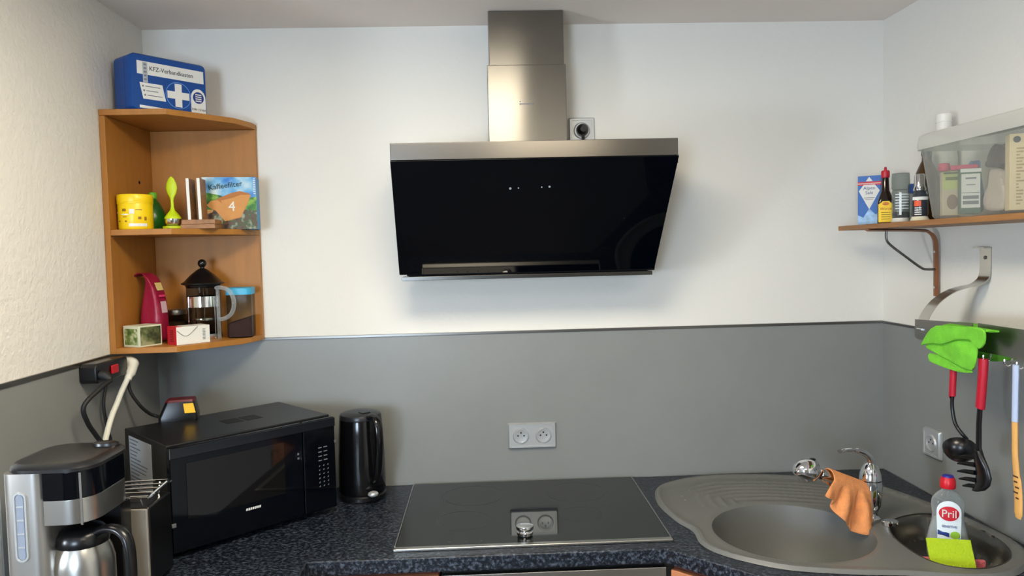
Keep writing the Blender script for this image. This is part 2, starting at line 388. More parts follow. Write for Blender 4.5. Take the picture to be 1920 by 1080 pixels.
socket('wall_socket', 'silver single wall socket next to the hood chimney with a black plug in it', frame((.187, -.0005, 2.000), (1, 0, 0), (0, 0, 1)), .082, 1)
socket('wall_socket', 'silver single socket low on the side wall behind the ladle', frame((1.1455, -.278, 1.053), (0, -1, 0), (0, 0, 1)), .082, 1)
t = thing('power_plug', 'black round power plug in the socket beside the hood chimney', 'plug', (.187, -.013, 2.0)); A = at(t)
obj('plug_body', MB().lathe([(.018, 0), (.019, .012), (.017, .026), (.009, .034)], 24, frame((0, 0, 0), (1, 0, 0), (0, 0, 1))), BLK, t)
obj('cord', MB().tube(spl([(.187, -.036, 1.992), (.187, -.036, 1.97), (.187, -.03, 1.945), (.187, -.02, 1.925)], 5), .0045, 8, A), DKRUB, t)

# ------------------------------------------------------------------ corner shelf
t = thing('corner_shelf', 'beech corner wall shelf with angled open front under the first aid box', 'shelf', (-1.149, -.001, 1.376)); A = at(t)
OUT = [(-1.133, -.0175), (-.817, -.0175), (-.817, -.045), (-.842, -.128), (-.972, -.284), (-1.133, -.287)]
obj('side_panel', MB().box(-1.149, -1.1332, -.287, -.001, 1.376, 2.0195, A), WOOD, t, bevel=.0012)
obj('back_panel', MB().box(-1.1330, -.8165, -.0172, -.001, 1.376, 2.0195, A), WOOD, t, bevel=.0012)
obj('shelf_board', MB().prism([(-1.1328, -.0176)]+OUT[1:5]+[(-1.1328, -.287)], 1.376, 1.392, A), WOOD, t, bevel=.0012)
obj('shelf_board', MB().prism([(-1.1328, -.0176)]+OUT[1:5]+[(-1.1328, -.287)], 1.698, 1.714, A), WOOD, t, bevel=.0012)
obj('shelf_board', MB().prism([(-1.149, -.001), (-.8165, -.001)]+OUT[2:5]+[(-1.149, -.288)], 2.020, 2.036, A), WOOD, t, bevel=.0012)
obj('cover_cap', MB().lathe([(.005, 0), (.0045, .001)], 14, A @ frame((-1.1332, -.10, 1.858), (0, -1, 0), (0, 0, 1))), CABD, t)

# first aid box
P0 = Vector((-1.060, -.283, 0)); U = Vector((.643, .766, 0)).normalized(); V = Vector((-U.y, U.x, 0))
W_, D_, H_ = .217, .100, .153
t = thing('first_aid_box', 'blue first aid box with white cross standing on top of the corner shelf', 'box', (P0.x, P0.y, 2.0362), math.atan2(U.y, U.x))
def fa(x0, x1, y0, y1, z0, z1, r=.012): return [[(x, y, z) for x, z in rrect(x0, x1, z0, z1, r)] for y in (y0, y1)]
obj('case', MB().loft([[(x, y, z) for x, z in rrect(i, W_-i, i, H_-i, .014-i)] for i, y in ((.004, .0), (0, .006), (0, .036))]), BLUE, t)
obj('case', MB().loft([[(x, y, z) for x, z in rrect(i, W_-i, i, H_-i, .014-i)] for i, y in ((.0, .0375), (0, D_-.005), (.004, D_))]), BLUE, t)
obj('seam', MB().loft([[(x, y, z) for x, z in rrect(.002, W_-.002, .002, H_-.002, .012)] for y in (.036, .0375)]), BLUED, t)
FM = frame((0, -.0002, 0), (1, 0, 0), (0, 0, 1))
def fuv(u, v): return (u*W_, (1-v)*H_)
def fpoly(l): return [fuv(*p) for p in l]
obj('label_strip', decal(fpoly([(.075, .36), (.955, .36), (.955, .13), (.075, .13)]), FM), PAPER, t, smooth=False)
FM2 = FM @ Matrix.Translation((0, 0, .0005))
text('KFZ-Verbandkasten', .0170, FM2 @ Matrix.Translation((*fuv(.52, .245), 0)), 'lettering', INK, t, squash=.92)
obj('sticker', decal(fpoly([(.145, .50), (.205, .50), (.205, .14), (.145, .14)]), FM2), mat('grey_sticker', (176, 180, 186), .6), t, smooth=False)
sk = MB()
for k in range(5): sk.prism([fuv(.158, .46-.065*k), fuv(.192, .46-.065*k), fuv(.192, .43-.065*k), fuv(.158, .43-.065*k)], 0, .0003, FM2 @ Matrix.Translation((0, 0, .0005)))
obj('lettering', sk, GREYINK, t, smooth=False)
obj('instruction_label', decal(fpoly([(.14, .79), (.43, .79), (.39, .505), (.10, .505)]), FM), PAPER, t, smooth=False)
sk = MB()
for k in range(3):
    v = .55+.078*k; du = .012*k
    sk.prism([fuv(.13+du, v+.03), fuv(.152+du, v+.03), fuv(.152+du, v), fuv(.13+du, v)], 0, .0003, FM2); sk.prism([fuv(.17+du, v+.022), fuv(.36+du-.04*(k % 2), v+.022), fuv(.36+du-.04*(k % 2), v+.008), fuv(.17+du, v+.008)], 0, .0003, FM2)
obj('lettering', sk, GREYINK, t, smooth=False)
c = fuv(.60, .645); a_ = .0125*.8; l_ = .032
obj('white_cross', MB().prism([(c[0]+x, c[1]+y) for x, y in ((-a_, -l_), (a_, -l_), (a_, -a_), (l_, -a_), (l_, a_), (a_, a_), (a_, l_), (-a_, l_), (-a_, a_), (-l_, a_), (-l_, -a_), (-a_, -a_))], 0, .0005, FM), PAPER, t, smooth=False)
obj('cross_ring', ring(c[0], c[1], .0350, .0372, FM), mat('pale_blue_print', (86, 134, 206), .5), t, smooth=False)
c = fuv(.872, .665)
obj('badge', decal([(c[0]-.022, c[1]-.038), (c[0]+.022, c[1]-.038), (c[0]+.022, c[1]+.004)]+[(c[0]+.022*math.cos(PI*k/14), c[1]+.004+.026*math.sin(PI*k/14)) for k in range(1, 14)]+[(c[0]-.022, c[1]+.004)], FM), PAPER, t, smooth=False)
obj('badge_disc', decal(disc(c[0], c[1]+.005, .0165), FM2), BLUED, t, smooth=False)
sk = MB()
for k in range(4): sk.prism(rect(c[0]-.009, c[0]+.009, c[1]-.006+.006*k, c[1]-.003+.006*k), 0, .0003, FM2 @ Matrix.Translation((0, 0, .0005)))
obj('lettering', sk, PAPER, t, smooth=False)
text('DIN 13164', .009, FM2 @ Matrix.Translation((c[0], c[1]-.029, 0)), 'lettering', INK, t)
obj('white_line', decal(fpoly([(.09, .955), (.62, .955), (.62, .925), (.09, .905)]), FM), PAPER, t, smooth=False)

# yellow tub
t = thing('yellow_tub', 'round yellow plastic tub with screw lid and printed label on the shelf', 'tub', (-1.0865, -.236, 1.7142))
obj('tub_body', MB().lathe([(.042, 0), (.0440, .004), (.0445, .07), (.043, .074)], 36), YEL, t)
obj('lid', MB().lathe([(.0452, .0745), (.0457, .077), (.0457, .092), (.044, .0955), (.02, .0955)], 36), YEL, t)
obj('lid_ridge', MB().lathe([(.0455, .0705), (.0460, .0725), (.0455, .0742)], 36), YEL, t)
def wrap(r, a0, a1, z0, z1, n=8):
    return MB().loft([[(q*math.cos(a0+(a1-a0)*k/n), q*math.sin(a0+(a1-a0)*k/n), z) for q, z in ((r, z0), (r+.0005, z0), (r+.0005, z1), (r, z1))] for k in range(n+1)])
BRP = mat('brown_print', (146, 100, 26), .6)
for a0, a1, z0, z1 in ((-1.95, -1.70, .049, .056), (-2.35, -2.15, .021, .024), (-1.92, -1.66, .033, .035), (-1.15, -.80, .052, .054), (-2.75, -2.50, .051, .053), (-1.78, -1.66, .020, .024), (-1.02, -.84, .027, .034), (-.66, -.52, .024, .034)):
    obj('label_print', wrap(.0446, a0, a1, z0, z1), BRP, t, smooth=False)
for a0, a1, z0, z1 in ((-1.50, -1.22, .042, .055), (-1.55, -.5, .008, .016), (-2.9, -2.6, .044, .048), (-2.0, -1.55, .039, .042)):
    obj('label_print', wrap(.0446, a0, a1, z0, z1), PAPER, t, smooth=False)

# green drop-shaped juice bottle
t = thing('juice_bottle', 'dark green drop-shaped squeeze bottle with light green cap behind the yellow tub', 'bottle', (-1.088, -.120, 1.7142))
obj('bottle_body', MB().lathe([(.018, 0), (.027, .006), (.0335, .026), (.034, .04), (.029, .060), (.019, .080), (.011, .090), (.010, .094)], 28), GREEN, t)
obj('cap', MB().lathe([(.0115, .0942), (.0115, .108), (.009, .112)], 18), LGREEN, t)
obj('label_patch', wrap(.0345, -2.3, -1.5, .022, .042), mat('bluegrey_print', (104, 124, 146), .6), t)

# tea infuser
t = thing('tea_infuser', 'lime green spoon-shaped tea infuser with steel mesh cup on a saucer', 'infuser', (-.993, -.218, 1.7142))
obj('drip_saucer', MB().lathe([(.022, 0), (.027, .002), (.0275, .008), (.025, .008), (.022, .005)], 28), LIME, t)
obj('mesh_cup', MB().lathe([(.006, .006), (.017, .009), (.0215, .018), (.022, .0285)], 26), CHROME, t)
obj('handle', MB().loft([[(rx*math.cos(2*PI*k/18), ry*math.sin(2*PI*k/18), z) for k in range(18)] for z, rx, ry in ((.0287, .0225, .0225), (.034, .021, .021), (.043, .0145, .0145), (.052, .007, .007), (.062, .0045, .0045), (.080, .0042, .004), (.090, .007, .004), (.100, .0125, .0045), (.114, .0155, .005), (.128, .0135, .0045), (.140, .008, .004), (.146, .002, .002))]), LIME, t)

# wooden stand with two white-edged uprights
t = thing('filter_stand', 'small wooden stand with two white-edged uprights on the middle shelf', 'stand', (-.930, -.195, 1.7142), .10)
obj('base_board', MB().box(-.042, .05, -.03, .05, 0, .0125), WOODR, t, bevel=.001)
obj('base_board', MB().box(-.040, .05, -.027, .047, .0128, .0255), WOODR, t, bevel=.001)
for x in (-.0185, .0105):
    u_ = obj('upright', MB().box(x-.004, x+.004, -.022, .04, .0257, .141, Matrix.Rotation(-.02, 4, 'Y')), WOODR, t)
    obj('white_edge', MB().box(x-.004, x+.004, -.0228, -.0221, .0257, .141, Matrix.Rotation(-.02, 4, 'Y')), PAPER, u_, smooth=False)

# coffee filter box
t = thing('coffee_filter_box', 'printed box of size 4 paper coffee filters on the middle shelf', 'box', (-.872, -.088, 1.7142), .16)
bw, bh = .150, .152
obj('carton', MB().box(-bw/2, bw/2, -.035, .035, 0, bh), mat('carton_blue', (70, 140, 190), .5), t, bevel=.001)
BM = frame((-bw/2, -.0353, 0), (1, 0, 0), (0, 0, 1))
def bpoly(l): return [(u*bw, v*bh) for u, v in l]
def grad(name, cols, scale, rough=.5):
    m = bpy.data.materials.new(name); m.use_nodes = True; N, L = m.node_tree.nodes, m.node_tree.links; p = N['Principled BSDF']; p.inputs['Roughness'].default_value = rough
    tc = N.new('ShaderNodeTexCoord'); n = N.new('ShaderNodeTexNoise'); n.inputs['Scale'].default_value = scale; n.inputs['Detail'].default_value = 3; L.new(tc.outputs['Object'], n.inputs['Vector'])
    r = N.new('ShaderNodeValToRGB'); r.color_ramp.elements[0].position = .35; r.color_ramp.elements[1].position = .65
    r.color_ramp.elements[0].color = lin(cols[0]); r.color_ramp.elements[1].color = lin(cols[-1])
    for i, cc in enumerate(cols[1:-1]): r.color_ramp.elements.new(.35+.3*(i+1)/(len(cols)-1)).color = lin(cc)
    L.new(n.outputs[0], r.inputs[0]); L.new(r.outputs[0], p.inputs['Base Color']); MATS[name] = m; return m
def bdec(nm, l, m, k): obj(nm, decal(bpoly(l), BM @ Matrix.Translation((0, 0, .0004*k)), .0003), m, t, smooth=False)
bdec('sky_print', [(0, .55), (1, .55), (1, 1), (0, 1)], grad('sky_print', [(40, 120, 200), (110, 175, 215), (205, 222, 224)], 18), 0)
bdec('meadow_print', [(0, .30), (1, .30), (1, .62), (.86, .60), (.6, .56), (.3, .66), (0, .72)], grad('leaf_print', [(20, 70, 20), (60, 130, 40), (140, 180, 60)], 40), 1)
bdec('bean_print', [(0, 0), (1, 0), (1, .36), (.75, .38), (.4, .28), (.2, .38), (0, .36)], grad('bean_print', [(40, 26, 18), (96, 66, 44), (60, 84, 44), (150, 150, 130)], 50), 2)
bdec('table_print', [(0, .27), (.18, .33), (.2, .38), (0, .38)], mat('tan_print', (196, 156, 96), .6), 3)
FILT = mat('filter_paper_brown', (206, 146, 82), .7, var=.08, vscale=20)
bdec('filter_picture', [(.17, .52), (.30, .60), (.55, .70), (.70, .73), (.88, .68), (.70, .22), (.45, .16), (.28, .38)], mat('filter_paper_dark', (176, 112, 56), .7), 3)
bdec('filter_picture', [(.08, .47), (.16, .55), (.28, .56), (.36, .50), (.34, .55), (.55, .60), (.72, .66), (.90, .655), (.84, .50), (.70, .235), (.40, .155), (.24, .36), (.12, .42)], FILT, 4)
text('4', .040, BM @ Matrix.Translation((.54*bw, .43*bh, .0022)), 'lettering', PAPER, t)
text('Kaffeefilter', .0215, BM @ Matrix.Translation((.43*bw, .835*bh, .002)) @ Matrix.Rotation(.13, 4, 'Z'), 'lettering', mat('ink_green', (40, 58, 52), .6), t)
pm = MB()
for k in range(9): pm.prism(bpoly([(.95, .955-.035*k), (.99, .955-.035*k), (.99, .97-.035*k), (.95, .97-.035*k)]), 0, .0003, BM @ Matrix.Translation((0, 0, .002)))
obj('lettering', pm, PAPER, t, smooth=False)

# ---- bottom board of the corner shelf
ZB = 1.3922
# red coffee bag behind the green tea box
t = thing('coffee_bag', 'crumpled dark red coffee bag with folded top in the shelf corner', 'bag', (-1.087, -.150, ZB), -.22)
sec = [(0, .036, .026, 0), (.012, .038, .030, 0), (.06, .035, .029, .001), (.10, .029, .028, .003), (.14, .021, .027, .005), (.172, .011, .026, .003), (.190, .005, .025, -.004), (.199, .0032, .0245, -.014), (.2015, .003, .0245, -.026), (.198, .003, .024, -.038), (.190, .003, .024, -.045)]
lp = []
for i, (z, a, b, sh) in enumerate(sec):
    row = []
    for k in range(24):
        th_ = 2*PI*k/24; cx = math.copysign(abs(math.cos(th_))**.5, math.cos(th_)); sy = math.copysign(abs(math.sin(th_))**.5, math.sin(th_))
        cr = 1+.05*math.sin(4*th_+i*1.3); dent = -.10*max(0, 1-abs(cx)*1.6) if 1 < i < 6 else 0
        row.append((a*cx*cr+sh, b*sy*(1+dent)*cr, z+.002*math.sin(3*th_+i)))
    lp.append(row)
BAGM = mat('bag_red', (146, 20, 54), .35, bump=.3, bscale=35)
cb = obj('bag_body', MB().loft(lp), BAGM, t, sub=1)
def bagx(z):
    for (z0, a0, b0, s0_), (z1, a1, b1, s1_) in zip(sec, sec[1:]):
        if z0 <= z <= z1: q = (z-z0)/(z1-z0); return a0+(a1-a0)*q+s0_+(s1_-s0_)*q
for z0, z1, ya, yb_, m_, nm in ((.150, .172, -.014, .014, mat('gold_print', (214, 190, 120), .5), 'gold_label'), (.131, .137, -.014, .014, mat('pink_print', (220, 60, 110), .5), 'pink_print'), (.085, .118, -.012, .012, mat('pale_print', (206, 170, 176), .6), 'pale_print')):
    q = MB(); n_ = 4; st = [(bagx(z0+(z1-z0)*i/n_)*.99+.0018, z0+(z1-z0)*i/n_) for i in range(n_+1)]
    q.loft([[(x, ya, z), (x, yb_, z), (x+.0006, yb_, z), (x+.0006, ya, z)] for x, z in st])
    obj(nm, q, m_, t, smooth=False)
# green tea box
def carton(name, label, loc, rz, w, d, h, m, cat='box'):
    t = thing(name, label, cat, loc, rz); obj('carton', MB().box(-w/2, w/2, -d/2, d/2, 0, h), m, t, bevel=.0008); return t
t = carton('tea_box', 'pale green tea box with leaf print at the front of the bottom shelf', (-1.082, -.238, ZB), -.50, .064, .072, .058, mat('tea_cream', (214, 214, 186), .5))
LEAF = grad('herb_print', [(62, 92, 40), (116, 136, 70), (196, 200, 160)], 60)
obj('leaf_print', decal(rect(.006, .058, .006, .050), frame((-.032, -.0362, 0), (1, 0, 0), (0, 0, 1))), LEAF, t, smooth=False)
obj('leaf_print', decal(rect(.004, .068, .004, .054), frame((.0323, -.036, 0), (0, 1, 0), (0, 0, 1))), grad('herb_print_dark', [(40, 52, 30), (96, 108, 62), (150, 150, 112)], 45), t, smooth=False)
# red and white tea pack
t = carton('tea_pack', 'red and white folded carton lying in front of the french press', (-.968, -.206, ZB), .80, .095, .056, .050, mat('carton_white', (224, 222, 212), .5))
PM = frame((-.0475, -.0283, 0), (1, 0, 0), (0, 0, 1)); PE = frame((-.0477, .028, 0), (0, -1, 0), (0, 0, 1))
CRED = mat('carton_red', (206, 18, 38), .5)
obj('red_end', decal(rect(0, .056, 0, .05), PE), CRED, t, smooth=False)
obj('red_top', MB().box(-.0475, -.030, -.028, .028, .0501, .0505), CRED, t, smooth=False)
rp = MB()
for k in range(7): rp.prism(rect(.017, .038, .008+.005*k, .0105+.005*k), 0, .0003, PE @ Matrix.Translation((0, 0, .0005)))
obj('lettering', rp, mat('ink_darkred', (120, 10, 24), .6), t, smooth=False)
fl = MB(); cur = spl([(.002, .040, .0003), (.014, .029, .0003), (.024, .024, .0003), (.036, .027, .0003), (.060, .048, .0003)], 4)
fl.tube([PM @ p for p in cur], .0011, 6)
obj('flap_edge', fl, mat('shade_card', (150, 148, 140), .6), t)
rp = MB()
for k in range(8): rp.prism(rect(.074, .082, .010+.004*k, .012+.004*k), 0, .0003, PM)
obj('lettering', rp, GREYINK, t, smooth=False)

# glass jar with steel lid behind
GLASS = clear('thin_glass', (238, 241, 240), .05, .05, (30, 30, 30))
GLASSC = clear('smoky_glass', (206, 204, 196), .06, .05, (30, 30, 30))
t = thing('storage_jar', 'small glass jar with steel lid and brown grounds behind the red and white carton', 'jar', (-1.064, -.062, ZB))
obj('glass', MB().lathe([(.032, 0), (.036, .004), (.036, .058), (.033, .068), (.033, .072)], 28, cap1=False), GLASSC, t)
obj('grounds', MB().lathe([(.033, .003), (.0335, .05)], 24), mat('brown_grounds', (74, 50, 26), .9, bump=.4, bscale=300), t)
obj('lid', MB().lathe([(.0345, .0722), (.0352, .074), (.0352, .086), (.033, .0885)], 28), STEELP, t)

# french press
t = thing('french_press', 'glass french press with black conical lid and steel band', 'coffee press', (-.966, -.090, ZB))
obj('glass_jug', MB().lathe([(.044, .008), (.047, .012), (.0475, .16)], 36, cap0=True, cap1=False), GLASSC, t)
obj('base_ring', MB().lathe([(.049, 0), (.050, .004), (.0495, .016), (.0482, .016), (.0482, .004)], 36), CHROME, t)
obj('steel_band', MB().loft([[(r*math.cos(2*PI*k/36), r*math.sin(2*PI*k/36), z) for k in range(36)] for r, z in ((.0485, .096), (.0495, .096), (.0495, .127), (.0485, .127))], close=True), CHROME, t)
for a_ in (-2.2, -.6, 2.4, .9): obj('frame_strut', MB().tube([(.0505*math.cos(a_), .0505*math.sin(a_), z) for z in (.002, .06, .127)], (.0018, .004)[0], 8), CHROME, t)
lid = obj('lid', MB().lathe([(.0465, .152), (.050, .160), (.060, .163), (.0605, .166), (.053, .170), (.034, .190), (.014, .206), (.006, .210), (.0055, .214)], 36), BLK, t)
obj('plunger_knob', MB().ball((0, 0, .224), .0125), BLK, lid)
obj('plunger_rod', MB().tube([(0, 0, .06), (0, 0, .16)], .0022, 8), CHROME, t)
obj('plunger_disc', MB().lathe([(.044, .056), (.0445, .060), (.044, .063)], 30), CHROME, t)
ha = -.43
hp = [(.050, .150), (.066, .152), (.094, .145), (.112, .124), (.115, .098), (.104, .075), (.082, .062), (.060, .058)]
hd = obj('handle', MB().tube([(r*math.cos(ha), r*math.sin(ha), z) for r, z in [(p.x, p.y) for p in spl([(a, b, 0) for a, b in hp], 5)]], .0062, 12), clear('handle_acrylic', (230, 232, 232), .12), t)
obj('handle_post', MB().tube([(.0555*math.cos(ha), .0555*math.sin(ha), z) for z in (.0, .02, .08, .15)], .0055, 10), clear('post_acrylic', (225, 228, 228), .14), t)

# jar with blue lid
t = thing('cocoa_jar', 'square clear jar with bright blue lid half full of brown powder', 'jar', (-.863, -.070, ZB), .1)
obj('glass', MB().loft([[(x, y, z) for x, y in rrect(-.036+i, .036-i, -.036+i, .036-i, .012)] for z, i in ((0, .003), (.004, 0), (.128, 0))], cap1=False), GLASS, t)
lp = []
obj('powder', MB().loft([[(x, y, z if z < .01 else .052+.30*x+.05*y) for x, y in rrect(-.034, .034, -.034, .034, .011)] for z in (.003, .05)]), mat('cocoa_powder', (66, 42, 40), .9, bump=.3, bscale=200), t)
obj('lid', MB().loft([[(x, y, z) for x, y in rrect(-.0375+i, .0375-i, -.0375+i, .0375-i, .013)] for z, i in ((.1285, 0), (.147, 0), (.1495, .003))]), mat('lid_blue', (56, 166, 206), .4), t)

# ------------------------------------------------------------------ plugs and cables on the left wall
t = thing('plug_adapter', 'black multi-plug adapter with red switch under the corner shelf', 'adapter', (-1.120, -.37, 1.345)); A = at(t)
obj('adapter_body', MB().loft([[(x, y, z) for y, z in rrect(-.455, -.29, 1.322, 1.373, .012)] for x in (-1.1455, -1.102)], A), BLK, t, bevel=.004)
obj('switch', MB().box(-1.1019, -1.096, -.385, -.352, 1.337, 1.359, A), mat('switch_red', (190, 20, 34), .4), t, bevel=.002)
obj('plug', MB().tube([(-1.1018, -.436, 1.343), (-1.088, -.437, 1.340), (-1.076, -.438, 1.330)], [.0125, .012, .007], 16, A), DKRUB, t)
def cable(name, label, pts, r, m, plug=None):
    t = thing(name, label, 'cable', pts[0]); A = at(t)
    obj('cord', MB().tube(spl(pts, 8), r, 10, A), m, t)
    if plug: obj('plug', MB().tube(spl(plug[0], 4), plug[1], 14, A), m, t)
    return t
cable('power_cable', 'black power cable looping from the adapter down behind the coffee machine', [(-1.076, -.438, 1.329), (-1.082, -.478, 1.316), (-1.098, -.527, 1.283), (-1.10, -.512, 1.240), (-1.10, -.475, 1.198), (-1.098, -.44, 1.155), (-1.10, -.42, 1.08), (-1.11, -.49, 1.03), (-1.12, -.53, .97), (-1.12, -.555, .915)], .0058, DKRUB)
WHC = mat('white_cable', (224, 222, 208), .45)
cable('power_cable', 'thick white power cable with angled plug beside the black adapter', [(-1.100, -.300, 1.310), (-1.102, -.330, 1.283), (-1.104, -.358, 1.252), (-1.104, -.385, 1.228), (-1.102, -.415, 1.195), (-1.100, -.442, 1.155), (-1.10, -.46, 1.08), (-1.09, -.50, 1.0), (-1.08, -.535, .955), (-1.07, -.555, .92)], .0072, WHC, ([(-1.145, -.264, 1.348), (-1.115, -.264, 1.352), (-1.098, -.272, 1.345), (-1.098, -.290, 1.322), (-1.100, -.300, 1.308)], [.016]*5+[.0165]*4+[.0135]*4+[.0095]*4))
cable('power_cable', 'thin black cable hanging straight down behind the white cable', [(-1.128, -.350, 1.320), (-1.13, -.372, 1.26), (-1.128, -.366, 1.20), (-1.125, -.352, 1.14), (-1.128, -.345, 1.05), (-1.128, -.345, .95), (-1.12, -.345, .906)], .0042, DKRUB)
cable('power_cable', 'black cable curving from under the shelf onto the microwave top', [(-1.135, -.235, 1.350), (-1.125, -.248, 1.315), (-1.118, -.25, 1.268), (-1.10, -.237, 1.225), (-1.085, -.215, 1.197), (-1.072, -.205, 1.187), (-1.060, -.207, 1.1835)], .0046, DKRUB)

# ------------------------------------------------------------------ microwave
mu = Vector((.727, .687, 0)); mv = Vector((-.687, .727, 0)); MW, MD, MH = .457, .312, .278
ctr = Vector((-.896, -.542, 0)) + mu*(MW/2) + mv*(MD/2)
t = thing('microwave', 'black microwave oven standing diagonally in the worktop corner', 'microwave', (ctr.x, ctr.y, ZW), math.atan2(mu.y, mu.x))
X0, X1, Y0, Y1 = -MW/2, MW/2, -MD/2, MD/2
obj('housing', MB().box(X0+.002, X1-.002, Y0+.022, Y1, .012, MH), mat('microwave_black', (22, 22, 24), .32), t, bevel=.003)
dr = obj('door', MB().box(X0, X0+.355, Y0, Y0+.0215, .016, MH-.004), BLKG, t, bevel=.003, seg=3)
cp = obj('control_panel', MB().box(X0+.357, X1, Y0, Y0+.0215, .016, MH-.004), BLKG, t, bevel=.003, seg=3)
obj('door_window', MB().box(X0+.038, X0+.300, Y0-.0012, Y0-.0001, .092, .232), mat('tinted_window', (14, 12, 12), .04), dr, bevel=.0005)
obj('door_ledge', MB().box(X0, X1, Y0-.003, Y0-.0002, MH-.030, MH-.006), mat('ledge_black', (18, 22, 28), .15), t, bevel=.0014)
kp = MB(); KM = frame((X0, Y0-.0002, 0), (1, 0, 0), (0, 0, 1))
for r_ in range(6):
    for c_ in range(3): kp.prism([(.402+.0135*c_, .0835+.0115*r_), (.4055+.0135*c_, .0840+.0115*r_), (.4065+.0135*c_, .0875+.0115*r_), (.4035+.0135*c_, .0865+.0115*r_)], 0, .0003, KM)
for r_ in range(4):
    for c_ in range(2): kp.prism(rect(.402+.017*c_, .413+.017*c_, .157+.012*r_, .1595+.012*r_), 0, .0003, KM)
obj('keypad_print', kp, mat('pad_print', (118, 120, 126), .6), cp, smooth=False)
obj('display_mark', MB().prism(rect(.338, .343, .188, .193), 0, .0003, KM).prism(rect(.338, .343, .176, .181), 0, .0003, KM), mat('dim_print', (96, 100, 106), .6), cp, smooth=False)
bm_ = MB()
for k in range(7): bm_.prism([(.186+.006*k, .0735), (.1905+.006*k, .0735), (.192+.006*k, .0795), (.1875+.006*k, .0795)], 0, .0003, KM)
obj('brand_mark', bm_, PAPER, dr, smooth=False)
obj('hinge_pin', MB().box(X0-.003, X0+.008, Y0-.006, Y0-.0005, .082, .092), STEELP, t, bevel=.001)
obj('hinge_pin', MB().box(X1-.004, X1+.003, Y0-.004, Y0-.0005, .200, .208), STEELP, t, bevel=.001)
obj('spec_label', MB().box(X0+.0012, X0+.0018, Y0+.120, Y0+.278, .125, .264), mat('label_grey', (196, 198, 200), .6), t, smooth=False)
ll = MB()
for k in range(13):
    a_ = Y0+.27; b_ = a_-.04-.09*random.random(); zz = .255-.0098*k
    ll.box(X0+.0008, X0+.0013, b_, a_, zz, zz+.0032)
obj('lettering', ll, GREYINK, t, smooth=False)
for x_ in (X0+.04, X1-.04):
    for y_ in (Y0+.05, Y1-.04): obj('foot', MB().lathe([(.012, 0), (.013, .012)], 14, Matrix.Translation((x_, y_, 0))), DKRUB, t)
for k in range(2): obj('vent_slot', MB().box(-.02+.055*k, .028+.055*k, -.02, .035, MH, MH+.0006), BLKM, t, smooth=False)
tb = t
# tapered gadget on the microwave
t = thing('battery_pack', 'black tapered pack with dark red top and yellow label on the microwave', 'charger', (-1.000, -.215, ZW+MH+.0003), .25)
obj('case', MB().loft([[(x, y, z) for x, y in rrect(-a+sx, b+sx, -c_, c_, .010)] for z, a, b, c_, sx in ((0, .052, .050, .036, 0), (.012, .052, .050, .036, 0), (.052, .034, .043, .028, 0))]), BLK, t)
obj('top_plate', MB().loft([[(x, y, z) for x, y in rrect(-a, b, -c_, c_, .010)] for z, a, b, c_ in ((.0523, .034, .043, .028), (.058, .030, .042, .026))]), mat('plate_red', (96, 16, 26), .4), t)
obj('yellow_label', MB().add([(.018, -.0362, .022), (.046, -.0352, .022), (.040, -.0302, .048), (.014, -.0302, .048), (.018, -.0372, .022), (.046, -.0362, .022), (.040, -.0312, .048), (.014, -.0312, .048)], [(0, 1, 2, 3), (4, 5, 6, 7), (0, 1, 5, 4), (1, 2, 6, 5), (2, 3, 7, 6), (3, 0, 4, 7)]), mat('label_yellow', (250, 196, 30), .5), t, smooth=False)

# ------------------------------------------------------------------ kettle
t = thing('electric_kettle', 'glossy black electric kettle standing next to the microwave', 'kettle', (-.512, -.100, ZW), -.92)
KB = mat('kettle_black', (10, 10, 12), .16)
obj('base', MB().lathe([(.066, 0), (.070, .003), (.070, .014), (.066, .018)], 40), BLK, t)
obj('kettle_body', MB().lathe([(.067, .0185), (.0695, .024), (.070, .06), (.0685, .13), (.0655, .20), (.0635, .236), (.0625, .240)], 44), KB, t)
ld = obj('lid', MB().lathe([(.0625, .2405), (.0628, .246), (.060, .254), (.048, .2585), (.02, .2595)], 44), mat('lid_black', (30, 31, 34), .3), t)
obj('lid_button', MB().box(.012, .040, -.014, .014, .2575, .2625), BLK, ld, bevel=.003)
hp = spl([(.055, 0, .250), (.080, 0, .255), (.102, 0, .243), (.111, 0, .205), (.108, 0, .150), (.098, 0, .100), (.082, 0, .068), (.062, 0, .058)], 5)
obj('handle', MB().tube(hp, [(.0085, .013)]*len(hp), 14, None, (1, 0, 0)), KB, t)
obj('switch_lever', MB().ball((.086, -.012, .030), .016, 18, 8, (.9, 1.0, .55)), SILV, t)
sp = MB().loft([[(-.055-q*.022*math.cos(a), q*.022*math.sin(a), z) for a in [PI*k/8-PI/2 for k in range(9)]] for q, z in ((.5, .19), (.9, .225), (1.0, .243))])
obj('spout', sp, KB, t)

# ------------------------------------------------------------------ coffee machine
t = thing('coffee_machine', 'black and steel filter coffee machine with thermos jug at the worktop end', 'coffee maker', (-.965, -.83, ZW)); A = at(t)
def stadium(x0, xc, y0, y1, n=18):
    r = (y1-y0)/2; yc = (y0+y1)/2
    return [(x0, y1), (x0, y0)]+[(xc+r*math.cos(-PI/2+PI*k/n), yc+r*math.sin(-PI/2+PI*k/n)) for k in range(n+1)]
YF, YK = -.920, -.738
def headpoly(x0, x1, y0, y1, r, n=8):
    return [(x0, y1), (x0, y0)]+[(x1-r+r*math.cos(-PI/2+PI/2*k/n), y0+r+r*math.sin(-PI/2+PI/2*k/n)) for k in range(n+1)]+[(x1-r+r*math.cos(PI/2*k/n), y1-r+r*math.sin(PI/2*k/n)) for k in range(n+1)]
obj('foot_plate', MB().prism(headpoly(-1.05, -.885, YF+.002, YK, .05), ZW, ZW+.032, A), BLK, t, bevel=.003)
